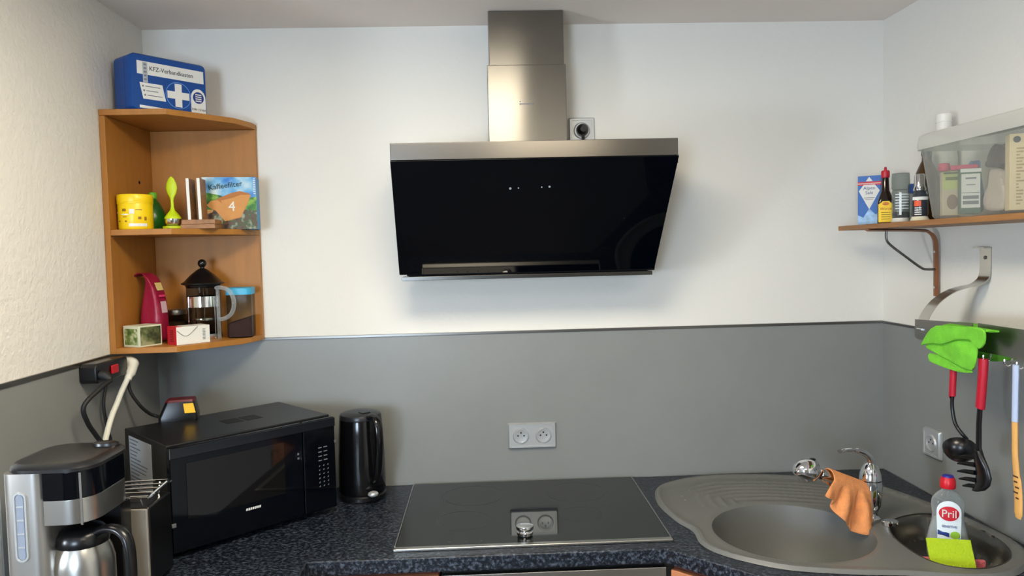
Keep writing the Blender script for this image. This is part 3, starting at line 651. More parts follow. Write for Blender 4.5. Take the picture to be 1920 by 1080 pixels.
tk = obj('water_tank', MB().loft([[(x, y, z) for x, y in rrect(-1.053, -.9745, YF, YK, .022)] for z in (ZW+.033, 1.2305)], A), mat('tank_steel', (178, 175, 170), .36, .85), t)
obj('back_column', MB().box(-.974, -.900, -.778, YK+.003, ZW+.033, 1.1285, A), BLK, t)
obj('level_gauge', MB().loft([[(x, y, z) for x, z in rrect(-1.028+i, -1.004-i, 1.062+i, 1.196-i, .0118-i)] for i, y in ((0, YF+.001), (0, YF-.003), (.003, YF-.003), (.004, YF-.0005))], A), SILV, t)
gg = obj('gauge_window', MB().loft([[(x, y, z) for x, z in rrect(-1.0225, -1.0095, 1.067, 1.191, .0064)] for y in (YF-.0002, YF-.0022)], A), mat('gauge_blue', (140, 148, 162), .2), t)
for k in range(4): obj('gauge_mark', MB().box(-1.0225, -1.0095, YF-.0028, YF-.0023, 1.089+.026*k, 1.092+.026*k, A), SILV, gg, smooth=False)
obj('brew_band', MB().prism(headpoly(-.974, -.887, YF, YK, .052), 1.1775, 1.2305, A), BLKG, t, bevel=.001)
obj('steel_band', MB().prism(headpoly(-.974, -.888, YF+.001, YK-.001, .051), 1.129, 1.177, A), STEELP, t, bevel=.001)
obj('trim_strip', MB().box(-.9045, -.9000, YF-.0012, YF-.0001, 1.130, 1.2305, A), CHROME, t)
obj('lid', MB().loft([[(x, y, z) for x, y in rrect(-1.054+i, -.885-i, YF-.002+i, YK+.002-i, .052-i)] for i, z in ((0, 1.2308), (0, 1.237), (.008, 1.245), (.018, 1.2465))], A), mat('lid_satin', (26, 26, 28), .3), t)
obj('lid_tab', MB().loft([[(x, y, z) for x, y in disc(-.925, -.775, r_, 24, .55)] for r_, z in ((.028, 1.2466), (.026, 1.252), (.02, 1.254))], A), BLK, t)
jug = thing('thermos_jug', 'steel thermos jug with black lid and handle in the coffee machine', 'jug', (-.945, -.845, ZW+.0325))
obj('jug_body', MB().lathe([(.050, 0), (.056, .006), (.058, .05), (.058, .10), (.053, .122), (.047, .136)], 40), STEELP, jug)
jl = obj('lid', MB().lathe([(.0485, .1365), (.050, .142), (.048, .157), (.038, .168), (.02, .172)], 36), BLK, jug)
obj('spout_tip', MB().box(-.066, -.045, -.012, .012, .145, .158), BLK, jl, bevel=.003)
hp = spl([(.036, 0, .158), (.066, 0, .170), (.098, 0, .168), (.117, 0, .146), (.121, 0, .09), (.116, 0, .04), (.098, 0, .020), (.056, 0, .018)], 5)
hm_ = Matrix.Rotation(-.35, 4, 'Z')
obj('handle', MB().tube(hp, [(.0085, .012)]*len(hp), 14, hm_, (1, 0, 0)), BLK, jug)

# ------------------------------------------------------------------ toaster
t = thing('toaster', 'steel and black toaster with wire bun rack behind the coffee machine', 'toaster', (-1.01, -.655, ZW)); A = at(t)
obj('front_panel', MB().box(-1.135, -.874, -.717, -.7095, ZW+.012, 1.088, A), mat('panel_steel', (168, 161, 149), .42, .55), t, bevel=.003)
obj('housing', MB().box(-1.137, -.8725, -.709, -.595, ZW+.012, 1.090, A), BLK, t, bevel=.006)
for x_ in (-1.11, -.905):
    for y_ in (-.69, -.615): obj('foot', MB().lathe([(.009, 0), (.010, .0118)], 12, A @ Matrix.Translation((x_, y_, ZW))), DKRUB, t)
obj('bread_slot', MB().box(-1.11, -.91, -.675, -.655, 1.0902, 1.0908, A), BLKM, t, smooth=False)
obj('bread_slot', MB().box(-1.11, -.91, -.640, -.620, 1.0902, 1.0908, A), BLKM, t, smooth=False)
rk = obj('bun_rack', MB().tube(spl([(-.875, -.70, 1.106), (-.872, -.70, 1.112), (-.872, -.60, 1.118), (-.875, -.60, 1.112)], 3), .004, 8, A).tube([(-1.12, -.70, 1.106), (-1.12, -.60, 1.112)], .004, 8, A), CHROME, t)
for k in range(5): obj('rack_wire', MB().tube([(-1.12, -.70+.025*k, 1.106+.0015*k), (-.872, -.70+.025*k, 1.111+.0015*k)], .0024, 8, A), CHROME, rk)
for x_ in (-1.10, -.895): obj('rack_leg', MB().tube([(x_, -.70, 1.107), (x_, -.69, 1.0905)], .0024, 8, A).tube([(x_, -.60, 1.113), (x_, -.61, 1.0905)], .0024, 8, A), CHROME, rk)

# ------------------------------------------------------------------ hob
t = thing('ceramic_hob', 'black ceramic hob with steel edge set into the worktop', 'hob', (-.022, -.278, ZW+.0002))
obj('glass_plate', MB().box(-.342, .342, -.244, .258, 0, .006), HOBGLASS, t, bevel=.001)
obj('steel_edge', MB().box(-.346, .346, -.262, -.2445, 0, .0068), STEELP, t, bevel=.002, seg=3)
for x_ in (-.346, .3425): obj('steel_edge', MB().box(x_, x_+.0035, -.244, .258, 0, .0068), STEELP, t, bevel=.0008)
RING = mat('zone_print', (52, 58, 58), .3)
for cx, cy, r in ((-.178, -.075, .072), (.145, -.060, .060), (-.155, .130, .090), (.150, .130, .090)):
    obj('zone_ring', ring(cx, cy, r-.0012, r, Matrix.Translation((0, 0, .0061)), .0002, 56), RING, t, smooth=False)
tm = MB()
for k in range(4): tm.prism(disc(-.21+.04*k, -.225, .0025, 10), .0061, .0063)
obj('touch_mark', tm, RING, t, smooth=False)
t = thing('magnetic_dial', 'chrome magnetic control dial at the front of the hob', 'dial', (-.041, -.478, ZW+.0068))
obj('dial_foot', MB().lathe([(.018, 0), (.0205, .003), (.0205, .010), (.0175, .013)], 32), CHROME, t)
obj('dial_cap', MB().lathe([(.0175, .0132), (.0215, .017), (.0225, .021), (.0215, .0255), (.014, .0275)], 32), CHROME, t)

# ------------------------------------------------------------------ sink
def smooth01(x): x = max(0, min(1, x)); return x*x*(3-2*x)
def sink_z(p):
    d = dist(p, SINKO)
    if d < 1e-5: return ZW+.0006
    z = ZW + .0095*smooth01(d/.006) - .0045*smooth01((d-.012)/.010)
    # drainer ridges following the outline along the back of the left lobe
    x, y = p
    db = math.hypot(x-BOWL_C[0], y-BOWL_C[1]) - BOWL_R
    q = smooth01((y+.36)/.10)*smooth01((x-.44)/.10)*smooth01((.98-x)/.18)*smooth01((d-.03)/.02)*smooth01(db/.03)
    z += .0042*q*max(0, math.sin(2*PI*(d-.028)/.030))
    z -= .003*smooth01((d-.02)/.02)
    if db < .010:
        z -= .0025*smooth01((.010-db)/.010)
        if db < 0: z -= .168*min(1, -db/.060)**.62 + .012*smooth01((-db-.03)/.15)
    ds = dist(p, SBO)
    if inside(p, SBO): z -= .061*smooth01(ds/.030)
    return z
def sink_mesh():
    vs = [Vector(p) for p in SINKO]; n = len(vs); ed = [(i, (i+1) % n) for i in range(n)]
    def off(poly, dd):
        o_ = []; m = len(poly)
        for i in range(m):
            a, b = Vector(poly[i-1]), Vector(poly[(i+1) % m]); d = (b-a).normalized(); q = Vector(poly[i])+Vector((d.y, -d.x))*dd
            if not inside(q, poly) and dd > 0: q = Vector(poly[i])-Vector((d.y, -d.x))*dd
            o_.append(q)
        return o_
    pts = []
    for dd in (.002, .004, .006, .009, .0125, .0155, .0185, .022): pts += off(SINKO, dd)
    for k, r in enumerate([BOWL_R+q for q in (.018, .010, .005, .0015, 0, -.0012, -.004, -.009, -.015, -.022, -.030, -.040, -.050, -.060, -.066)]):
        pts += [Vector((BOWL_C[0]+r*math.cos(2*PI*(i+.5*(k % 2))/110), BOWL_C[1]+r*math.sin(2*PI*(i+.5*(k % 2))/110))) for i in range(110)]
    for dd in (.0005, .004, .008, .012, .017, .022, .028): pts += off(SBO, dd)
    st = .0066; y = -.81; k = 0
    while y < -.03:
        x = .345 + (st/2 if k % 2 else 0)
        while x < 1.135:
            p = (x, y)
            if inside(p, SINKO) and dist(p, SINKO) > .025:
                db = math.hypot(x-BOWL_C[0], y-BOWL_C[1]) - BOWL_R
                if (db > .021 or db < -.070) and (dist(p, SBO) > .006 if not inside(p, SBO) else dist(p, SBO) > .03): pts.append(Vector(p))
            x += st
        y += st*.87; k += 1
    r = delaunay_2d_cdt(vs+[q for q in pts if inside(q, SINKO)], ed, [], 1, 1e-5)
    return r
r = sink_mesh()
sv = [tuple(v) for v in r[0]]; sf = [tuple(f) for f in r[2]]
CX, CY = .70, -.45
t = thing('kitchen_sink', 'grey composite corner sink with drainer, round bowl and small bowl', 'sink', (CX, CY, ZW)); A = at(t)
body, insert = MB(), MB()
zz = [sink_z(p) for p in sv]
inb = []
for f in sf:
    c = (sum(sv[i][0] for i in f)/3, sum(sv[i][1] for i in f)/3)
    inb.append(inside(c, SBO) and dist(c, SBO) > .0015)
body.add([(x, y, z) for (x, y), z in zip(sv, zz)], [f for f, i in zip(sf, inb) if not i], A)
insert.add([(x, y, z) for (x, y), z in zip(sv, zz)], [f for f, i in zip(sf, inb) if i], A)
def prune(mb):
    used = sorted({i for f in mb.f for i in f}); mp = {u: k for k, u in enumerate(used)}
    mb.v = [mb.v[i] for i in used]; mb.f = [tuple(mp[i] for i in f) for f in mb.f]; return mb
so = obj('basin', prune(body), SINKM, t)
for p in so.data.polygons: p.use_smooth = True
ins = obj('steel_insert', prune(insert), mat('dark_steel_insert', (112, 110, 104), .22, .9), t)
obj('insert_rim', MB().loft([[(x, y, z) for x, y in SBO] for z in (ZW+.0005, ZW+.0035)]+[[(CX_+(x-CX_)*.985, CY_+(y-CY_)*.985, z) for x, y in SBO] for z in (ZW+.0035, ZW+.0005) for CX_, CY_ in ((.985, -.59),)], A, close=True), DSTEEL, t)
obj('drain_strainer', MB().lathe([(.03, 0), (.043, .001), (.045, .004), (.043, .006), (.02, .004)], 30, A @ Matrix.Translation((.64, -.497, sink_z((.64, -.497))))), CHROME, t)
dk = [(.893+.028*math.cos(q), -.487+.016*math.sin(q), ZW+.0085+.006) for q in [2*PI*k/24 for k in range(24)]]
obj('drain_lever', MB().lathe([(.020, 0), (.021, .003), (.021, .010), (.017, .013)], 28, A @ Matrix.Translation((.899, -.492, ZW+.0025)) @ Matrix.Diagonal((1, .7, 1, 1))), CHROME, t)
for x_, y_ in ((.47, -.16), (.435, -.21), (.435, -.245), (.47, -.30)):
    obj('drainer_stud', MB().ball((x_-CX, y_-CY, sink_z((x_, y_))-ZW+.0005), .004, 10, 6, (1, 1, .6)), SINKM, t)

# ------------------------------------------------------------------ faucet
FZ = ZW+.0035
t = thing('kitchen_faucet', 'chrome mixer tap with lever and pull-out head at the sink', 'faucet', (.872, -.445, FZ))
obj('faucet_base', MB().lathe([(.025, 0), (.025, .005), (.0215, .009), (.019, .018), (.022, .026)], 32), CHROME, t)
obj('faucet_body', MB().lathe([(.022, .0262), (.027, .040), (.029, .065), (.029, .090), (.0275, .103)], 36), CHROME, t)
obj('collar', MB().lathe([(.0265, .1032), (.0265, .1055)], 32), BLKM, t)
obj('lever_cap', MB().lathe([(.0275, .1058), (.026, .120), (.021, .136), (.013, .148), (.004, .152)], 32), CHROME, t)
lv = spl([(.003, 0, .146), (-.004, -.004, .164), (-.022, -.010, .180), (-.050, -.018, .190), (-.076, -.025, .193), (-.095, -.030, .191)], 5)
obj('lever', MB().tube(lv, [(.0095-.004*i/len(lv), .0095-.004*i/len(lv)) if i < len(lv)*.55 else (.0055, .0055+.006*(i/len(lv)-.55)/.45) for i in range(len(lv))], 14, None, (0, 0, 1)), CHROME, t)
s0 = Vector((0, 0, .072)); s1 = Vector((-.190, -.050, .155)); sd = (s1-s0).normalized()
obj('spout', MB().tube([s0+sd*.015, s0+sd*.10, s0+sd*.170], [.017, .0145, .0135], 20), CHROME, t)
pt = [s0+sd*q for q in (.171, .184, .196, .208, .222, .234, .244, .249)]
pts_ = [p+Vector((0, 0, -.004*max(0, i-2)**1.2)) for i, p in enumerate(pt)]
hd = obj('spray_head', MB().tube(pts_, [.0145, .020, .0285, .031, .031, .028, .020, .010], 28), CHROME, t)
obj('head_collar', MB().tube([s0+sd*.1660, s0+sd*.1705], [.0165, .0165], 24), CHROME, t)
obj('head_button', MB().ball(pts_[2]+Vector((0, 0, .029)), .007, 14, 7, (1.3, 1, .5)), BLK, hd)

# orange cloth draped over the spout
def cloth_orange():
    base = Vector((.872, -.445, FZ))
    n, m = 44, 40; vs = []; fs = []
    a, b = base+s0+sd*.022, base+s0+sd*.143
    side = Vector((-sd.y, sd.x, 0)).normalized()
    if side.y > 0: side = -side       # towards the camera side
    dirh = Vector((sd.x, sd.y, 0)).normalized()
    for i in range(n):
        u = i/(n-1); p = b.lerp(a, u)
        front = .068+.068*smooth01((u-.12)*2.4)+.007*math.sin(u*11)-.020*smooth01((u-.80)/.2); back = .050+.035*u
        for j in range(m):
            s_ = -back + (front+back)*j/(m-1)
            r_ = .0205
            if abs(s_) < r_*PI/2:
                ang = s_/r_; q = p+side*(r_*math.sin(ang))+Vector((0, 0, r_*math.cos(ang)))
            else:
                g = abs(s_)-r_*PI/2; sg = 1 if s_ > 0 else -1
                fold = (.013*math.sin(u*17+g*8)+.006*math.sin(u*33+1))*smooth01(g/.05)
                q = p+side*(sg*(r_+.003+.10*g)+fold*(1 if sg > 0 else .5))+Vector((0, 0, -g))
                if sg > 0: q += dirh*(g*.95*(1-u)**1.3 - g*.10*u + .008*math.cos(u*17+g*8)*smooth01(g/.05))
            vs.append(tuple(q-base))
    for i in range(n-1):
        for j in range(m-1): fs.append((i*m+j, (i+1)*m+j, (i+1)*m+j+1, i*m+j+1))
    return MB().add(vs, fs), base
cm, base = cloth_orange()
o = obj('cleaning_cloth', cm, mat('cloth_orange', (238, 156, 96), .95, bump=.5, bscale=500, var=.10, vscale=60), solid=.0035, sub=1)
o.location = base; o['label'] = 'orange microfibre cloth hanging over the tap spout'; o['category'] = 'cloth'

# ------------------------------------------------------------------ dish soap, sponge cloths in the small bowl
ZI = sink_z((.98, -.62))
t = thing('dish_soap_bottle', 'clear dish soap bottle with red cap and white label in the small bowl', 'bottle', (.979, -.605, ZI+.0005), -.45)
SOAPB = clear('soap_bottle', (222, 228, 228), .16, .12, (214, 220, 222))
secs = [(0, .036, .022), (.004, .040, .026), (.03, .045, .028), (.06, .046, .028), (.09, .040, .026), (.115, .034, .024), (.13, .0335, .024), (.15, .036, .023), (.165, .034, .021), (.178, .024, .017), (.186, .014, .013), (.192, .011, .011)]
def ell(a, b, z, n=28): return [(math.copysign(abs(math.cos(2*PI*k/n))**.8, math.cos(2*PI*k/n))*a, math.copysign(abs(math.sin(2*PI*k/n))**.8, math.sin(2*PI*k/n))*b, z) for k in range(n)]
obj('bottle_body', MB().loft([ell(a, b, z) for z, a, b in secs]), SOAPB, t)
obj('soap_liquid', MB().loft([ell(a-.002, b-.002, z) for z, a, b in secs[1:6]]), clear('soap_liquid', (224, 230, 232), .50, .2, (222, 226, 228)), t)
cp = obj('cap', MB().lathe([(.0165, .1925), (.0175, .196), (.0170, .212), (.0135, .219)], 26), RED, t)
obj('cap_top', MB().lathe([(.0125, .2192), (.0120, .2225), (.006, .224)], 22), mat('cap_blue', (40, 40, 150), .4), cp)
def soap_label(l, k):
    v, f = filled(l, .006)
    def yb(x, z):
        for (z0, a0, b0), (z1, a1, b1) in zip(secs, secs[1:]):
            if z0 <= z <= z1:
                tt = (z-z0)/(z1-z0); a = a0+(a1-a0)*tt; b_ = b0+(b1-b0)*tt
                cc = min(.999, abs(x)/a)**(1/.8); return -b_*(max(0, 1-cc*cc)**.5)**.8
        return -.02
    return MB().add([(x, min(yb(x, z), -.0195)-.0008-.0006*k, z) for x, z in v], f)
arch = [(-.026, .030), (.026, .030), (.0245, .080), (.026, .125)]+[(.026*math.cos(PI*k/12), .140+.026*math.sin(PI*k/12)) for k in range(0, 13)]+[(-.026, .125), (-.0245, .080)]
obj('label', soap_label(arch, 0), mat('soap_label', (222, 234, 240), .45), t)
obj('red_disc', soap_label([(.0215*math.cos(2*PI*k/30), .136+.0175*math.sin(2*PI*k/30)) for k in range(30)], 1.2), mat('label_red', (204, 22, 44), .45), t)
obj('blue_print', soap_label([(-.024, .084), (.000, .080), (.0, .090), (-.024, .095)], 1.2), BLUED, t)
obj('light_blue_print', soap_label([(-.024, .052), (.0245, .046), (.0245, .080), (-.024, .076)], .8), mat('label_lightblue', (150, 204, 236), .5), t)
obj('green_print', soap_label([(.0245*.96*math.cos(2*PI*k/18)*.45+.0125, .086+.009*math.sin(2*PI*k/18)) for k in range(18)], 1.6), mat('label_green', (150, 200, 60), .5), t)
obj('hand_print', soap_label([(-.023, .050), (-.010, .048), (.008, .052), (.013, .060), (.002, .062), (-.010, .058)], 1.6), SKIN, t)
yl = -.0292
text('Pril', .026, frame((0, -.0262, .1355), (1, 0, 0), (0, 0, 1)), 'lettering', PAPER, t, squash=.95, depth=.0006)
text('SENSITIVE', .0075, frame((0, -.0272, .1055), (1, 0, 0), (0, 0, 1)), 'lettering', BLUED, t, squash=.95)
# green sponge cloth and pink sponge
GS = mat('sponge_green', (176, 204, 30), .9, bump=.5, bscale=250)
t = thing('sponge_cloth', 'folded lime green sponge cloth leaning on the dish soap bottle', 'sponge', (.936, -.676, ZI), -.26)
def folded(w, prof, th, zt=0):
    loops = []
    for s_ in (-1, 1):
        pass
    pts = spl(prof, 6); n = len(pts); outer = []; 
    for i, p in enumerate(pts):
        d = (pts[min(i+1, n-1)]-pts[max(i-1, 0)]).normalized(); nr = Vector((0, -d.z, d.y)); outer.append((p+nr*th/2, p-nr*th/2))
    lp = [a for a, b in outer]+[b for a, b in reversed(outer)]
    return MB().loft([[(x, q.y, q.z) for q in lp] for x in (-w/2, -w/4, 0, w/4, w/2)])
obj('upper_flap', folded(.094, [(0, -.034, .042), (0, -.022, .058), (0, -.008, .076), (0, .004, .094)], .006), GS, t, bevel=.001)
obj('lower_flap', folded(.092, [(0, -.040, .040), (0, -.044, .028), (0, -.036, .012), (0, -.010, .005), (0, .008, .005)], .006), GS, t, bevel=.001)
t = thing('pink_sponge', 'flat pink sponge lying under the lime green sponge cloth', 'sponge', (.930, -.664, ZI+.004), -.24)
obj('sponge_body', MB().loft([[(x, y, z) for x, y in rrect(-.092, .090, -.007, .006, .004)] for z in (0, .042)]), mat('sponge_pink', (232, 118, 128), .9, bump=.5, bscale=200), t, bevel=.003)

# ------------------------------------------------------------------ right shelf
SZ = 1.682
t = thing('wall_shelf', 'narrow brown board shelf on a steel bracket on the side wall', 'shelf', (1.149, -.12, SZ-.0135)); A = at(t)
obj('shelf_board', MB().box(.947, 1.1493, -1.35, -.115, SZ-.0135, SZ, A), WOODR, t, bevel=.001)
BR = mat('bracket_brown', (132, 82, 50), .45)
bp = [(.945, 1.6655), (1.095, 1.661), (1.122, 1.655), (1.136, 1.640), (1.141, 1.615), (1.1425, 1.555), (1.1425, 1.475)]
bpp = [Vector((x, -.290, z)) for x, z in [(p.x, p.y) for p in spl([(a, b, 0) for a, b in bp], 6)]]
br = obj('bracket', MB().tube(bpp, [(.004, .013)]*len(bpp), 4, A, (0, 0, 1)), BR, t, smooth=False)
for z_ in (1.60, 1.50): obj('screw', MB().lathe([(.0045, 0), (.004, .0018)], 12, A @ frame((1.1384, -.290, z_), (0, -1, 0), (0, 0, 1))), STEELP, br)
obj('bracket_rod', MB().tube(spl([(1.000, -.290, 1.663), (1.000, -.290, 1.640), (1.012, -.290, 1.622), (1.06, -.290, 1.585), (1.10, -.290, 1.556), (1.118, -.290, 1.551), (1.140, -.290, 1.551)], 5), .0035, 8, A), DSTEEL, br)
SZ += .0002
# salt carton
t = carton('salt_carton', 'blue and white salt carton at the end of the side shelf', (1.020, -.165, SZ), -.62, .062, .042, .144, mat('salt_blue', (12, 96, 178), .45), 'carton')
SM = frame((-.031, -.0213, 0), (1, 0, 0), (0, 0, 1))
obj('white_diamond', decal([(.031, .046), (.059, .100), (.046, .118), (.016, .118), (.003, .100)], SM @ Matrix.Translation((0, 0, .0004))), PAPER, t, smooth=False)
obj('red_band', decal(rect(0, .062, .116, .127), SM), mat('band_red', (200, 34, 54), .5), t, smooth=False)
obj('white_band', decal(rect(0, .062, .1205, .1225), SM @ Matrix.Translation((0, 0, .0005))), PAPER, t, smooth=False)
obj('red_band', decal(rect(0, .042, .116, .127), frame((.0313, -.021, 0), (0, 1, 0), (0, 0, 1))), MATS['band_red'], t, smooth=False)
obj('white_peak', decal([(.022, .128), (.040, .128), (.031, .141)], SM), PAPER, t, smooth=False)
obj('ice_print', decal([(0, .0), (.062, .0), (.062, .040), (.048, .030), (.031, .048), (.015, .022), (0, .03)], SM), mat('ice_blue', (150, 190, 226), .5, var=.3, vscale=60), t, smooth=False)
text('Alpen\nSalz', .0135, SM @ Matrix.Translation((.031, .101, .001)), 'lettering', mat('salt_ink', (40, 70, 130), .6), t)
obj('lettering', MB().prism(rect(.016, .046, .079, .0805), 0, .0003, SM @ Matrix.Translation((0, 0, .0009))).prism(rect(.020, .042, .0745, .076), 0, .0003, SM @ Matrix.Translation((0, 0, .0009))), GREYINK, t, smooth=False)
# seasoning bottle
t = thing('seasoning_bottle', 'dark brown seasoning sauce bottle with yellow label and red cap', 'bottle', (1.000, -.285, SZ), -.45)
SOY = mat('sauce_brown', (28, 12, 8), .12)
obj('bottle_body', MB().loft([[(x, y, z) for x, y in rrect(-a, a, -b, b, min(a, b)*q)] for z, a, b, q in ((0, .0195, .0165, .4), (.003, .0205, .0175, .4), (.060, .0205, .0175, .4), (.075, .0165, .015, .6), (.092, .0105, .0105, .98), (.128, .0085, .0085, .98))]), SOY, t)
cp = obj('cap', MB().lathe([(.0105, .1282), (.0112, .132), (.0112, .144), (.0095, .148)], 20), DRED, t)
obj('cap_tip', MB().lathe([(.0042, .1482), (.0035, .156), (.002, .158)], 12), DRED, cp)
YM = frame((-.0205, -.0178, 0), (1, 0, 0), (0, 0, 1))
obj('label', decal([(.002, .004), (.039, .004), (.039, .054), (.032, .058), (.029, .062), (.012, .062), (.009, .058), (.002, .054)], YM), mat('label_yellow2', (244, 206, 20), .5), t, smooth=False)
YM2 = YM @ Matrix.Translation((0, 0, .0005))
obj('label_oval', decal(disc(.0205, .055, .009, 18, .45), YM2), mat('oval_red', (190, 30, 24), .5), t, smooth=False)
text('MAGGI', .0058, YM2 @ Matrix.Translation((.0205, .055, .0006)), 'lettering', MATS['label_yellow2'], t)
text('Würze', .0105, YM2 @ Matrix.Translation((.0205, .041, .0001)), 'lettering', mat('ink_red', (150, 40, 10), .6), t)
sk = MB()
for k in range(4): sk.prism(rect(.009, .032, .012+.006*k, .0135+.006*k), 0, .0003, YM2)
obj('lettering', sk, mat('ink_olive', (110, 90, 10), .6), t, smooth=False)
# spice grinder jar
GL2 = clear('spice_glass', (216, 222, 220), .16, .08, (150, 156, 155))
t = thing('spice_grinder', 'tall clear spice grinder jar with frosted cap between sauce bottle and small grinder', 'jar', (1.000, -.362, SZ))
obj('grinder_foot', MB().lathe([(.0225, 0), (.0235, .004), (.021, .012)], 24), mat('foot_white', (206, 206, 200), .4), t)
obj('glass', MB().lathe([(.0208, .0122), (.022, .018), (.022, .080), (.020, .088)], 28), GL2, t)
obj('contents', MB().lathe([(.0195, .014), (.0198, .028)], 20), mat('peppercorn', (34, 30, 28), .9, bump=.6, bscale=300), t)
obj('cap', MB().lathe([(.0205, .0882), (.0225, .092), (.0225, .112), (.0215, .132)], 28), GL2, t)
lb = MB()
for k in range(6):
    w_ = wrap(.0222, -2.7, -1.1, .036+.0075*k, .0385+.0075*k); lb.add(w_.v, w_.f)
w_ = wrap(.0223, -2.25, -2.0, .02, .080); lb.add(w_.v, w_.f)
obj('label_print', lb, mat('pale_label', (216, 224, 228), .5), t, smooth=False)
# small grinder with orange label
t = thing('spice_jar', 'small glass spice jar with steel cap and orange-red label patch', 'jar', (1.000, -.450, SZ))
obj('jar_foot', MB().lathe([(.0215, 0), (.0225, .003), (.018, .012)], 24), mat('foot_cream', (222, 216, 190), .5), t)
obj('glass', MB().lathe([(.0178, .0122), (.020, .018), (.020, .062), (.015, .072), (.0135, .078)], 24), mat('dark_glass', (52, 56, 62), .1), t)
obj('cap', MB().lathe([(.0145, .0782), (.0155, .082), (.0125, .092), (.0125, .118), (.0105, .121)], 24), CHROME, t)
obj('white_band', wrap(.0203, -3.0, -.9, .054, .062), PAPER, t, smooth=False)
obj('orange_patch', wrap(.0203, -2.75, -1.95, .038, .052), mat('patch_orange', (226, 84, 40), .5), t, smooth=False)
lb = MB()
for k in range(4):
    w_ = wrap(.0203, -2.7, -1.9, .016+.0055*k, .0185+.0055*k); lb.add(w_.v, w_.f)
obj('label_print', lb, PAPER, t, smooth=False)
# blue capped round bottle behind
t = thing('round_bottle', 'round-bellied clear bottle with blue cap behind the spice jars', 'bottle', (1.057, -.328, SZ))
obj('glass', MB().lathe([(.018, 0), (.027, .010), (.029, .028), (.025, .046), (.013, .062), (.0105, .080)], 26), GL2, t)
obj('cap', MB().lathe([(.0145, .0802), (.0155, .083), (.0155, .103), (.013, .106)], 22), mat('cap_mid_blue', (50, 96, 170), .4), t)
# brown bottle
t = thing('brown_bottle', 'slim dark brown bottle behind the small spice jar', 'bottle', (1.046, -.404, SZ))
obj('bottle_body', MB().lathe([(.028, 0), (.030, .004), (.030, .110), (.027, .125), (.019, .145), (.012, .160), (.0115, .172)], 28), mat('amber_dark', (64, 42, 12), .15), t)
obj('cap', MB().lathe([(.0125, .1722), (.013, .175), (.013, .185), (.011, .187)], 20), BLK, t)
# white capped bottle
t = thing('white_capped_bottle', 'tall pale bottle with white screw cap rising behind the plastic box', 'bottle', (1.112, -.372, SZ))
obj('bottle_body', MB().lathe([(.030, 0), (.033, .005), (.033, .17), (.028, .20), (.0165, .228), (.0155, .240)], 28), mat('pale_bottle', (214, 214, 206), .3), t)
cp = obj('cap', MB().lathe([(.0180, .2402), (.0185, .243), (.0180, .266), (.0185, .268), (.0188, .284), (.0165, .287)], 26), WHITE, t)
obj('cap_ring', MB().lathe([(.0192, .264), (.0198, .2655), (.0192, .267)], 26), WHITE, cp)

# ------------------------------------------------------------------ translucent storage box and its contents
BX = clear('box_plastic', (238, 240, 236), .09, .3, (206, 208, 202))
BXL = clear('lid_plastic', (222, 224, 218), .42, .4, (226, 226, 220))
t = thing('storage_box', 'large translucent plastic storage box with lid on the side shelf', 'box', (1.06, -.72, SZ)); A = at(t)
def bx(z, x0, x1, y0, y1, r): return [(x, y, z) for x, y in rrect(x0, x1, y0, y1, r, 6)]
obj('tub', MB().loft([bx(SZ, .978, 1.138, -.915, -.540, .02), bx(SZ+.008, .972, 1.142, -.922, -.532, .026), bx(SZ+.17, .955, 1.147, -.940, -.512, .03), bx(SZ+.186, .953, 1.1475, -.942, -.510, .03)], A, cap1=False), BX, t)
ld = obj('lid', MB().loft([bx(SZ+.172, .9475, 1.1490, -.948, -.503, .034), bx(SZ+.180, .9465, 1.1491, -.949, -.502, .035), bx(SZ+.205, .9500, 1.1485, -.945, -.506, .032), bx(SZ+.210, .9580, 1.1450, -.938, -.514, .028), bx(SZ+.205, .9750, 1.1350, -.915, -.530, .024)], A, cap0=False), BXL, t)
ZI2 = SZ+.0085
t = carton('soup_carton', 'pale green and beige carton in the near corner of the plastic box', (1.006, -.572, ZI2), -.35, .044, .026, .105, mat('carton_beige', (206, 192, 160), .6), 'carton')
QM = frame((-.022, -.0133, 0), (1, 0, 0), (0, 0, 1))
obj('green_top', decal(rect(0, .044, .062, .105), QM), mat('pale_green_print', (196, 204, 120), .6), t, smooth=False)
obj('lettering', MB().prism(rect(.006, .036, .084, .092), 0, .0003, QM @ Matrix.Translation((0, 0, .0005))).prism(rect(.003, .038, .099, .103), 0, .0003, QM @ Matrix.Translation((0, 0, .0005))), mat('ink_moss', (96, 116, 60), .6), t, smooth=False)
obj('oval_picture', decal(disc(.021, .032, .012, 24, 1.5), QM), mat('oval_brown', (140, 112, 92), .6), t, smooth=False)
t = carton('spice_tin', 'small tin with white label and dark green edges inside the plastic box', (1.005, -.640, ZI2), -.40, .042, .030, .105, mat('tin_green', (70, 104, 84), .5), 'tin')
QM = frame((-.021, -.0153, 0), (1, 0, 0), (0, 0, 1))
obj('label', decal(rect(.002, .040, .014, .092), QM), PAPER, t, smooth=False)
obj('label', decal(rect(.0, .042, .096, .104), QM), PAPER, t, smooth=False)
sk = MB()
for a, b, c_, d in ((.010, .032, .080, .084), (.012, .030, .066, .068), (.003, .039, .048, .0495), (.005, .037, .034, .042), (.005, .037, .022, .030)): sk.prism(rect(a, b, c_, d), 0, .0003, QM @ Matrix.Translation((0, 0, .0005)))
obj('lettering', sk, GREYINK, t, smooth=False)
t = thing('cookie_cutter', 'pink plastic kitchen tool lying on top of the cartons in the plastic box', 'cutter', (1.004, -.602, ZI2+.1055), -.45)
obj('pink_ring', MB().lathe([(.011, 0), (.012, .002), (.012, .016), (.010, .018)], 22, Matrix.Translation((-.030, 0, 0))), mat('pink_plastic', (206, 60, 96), .5), t)
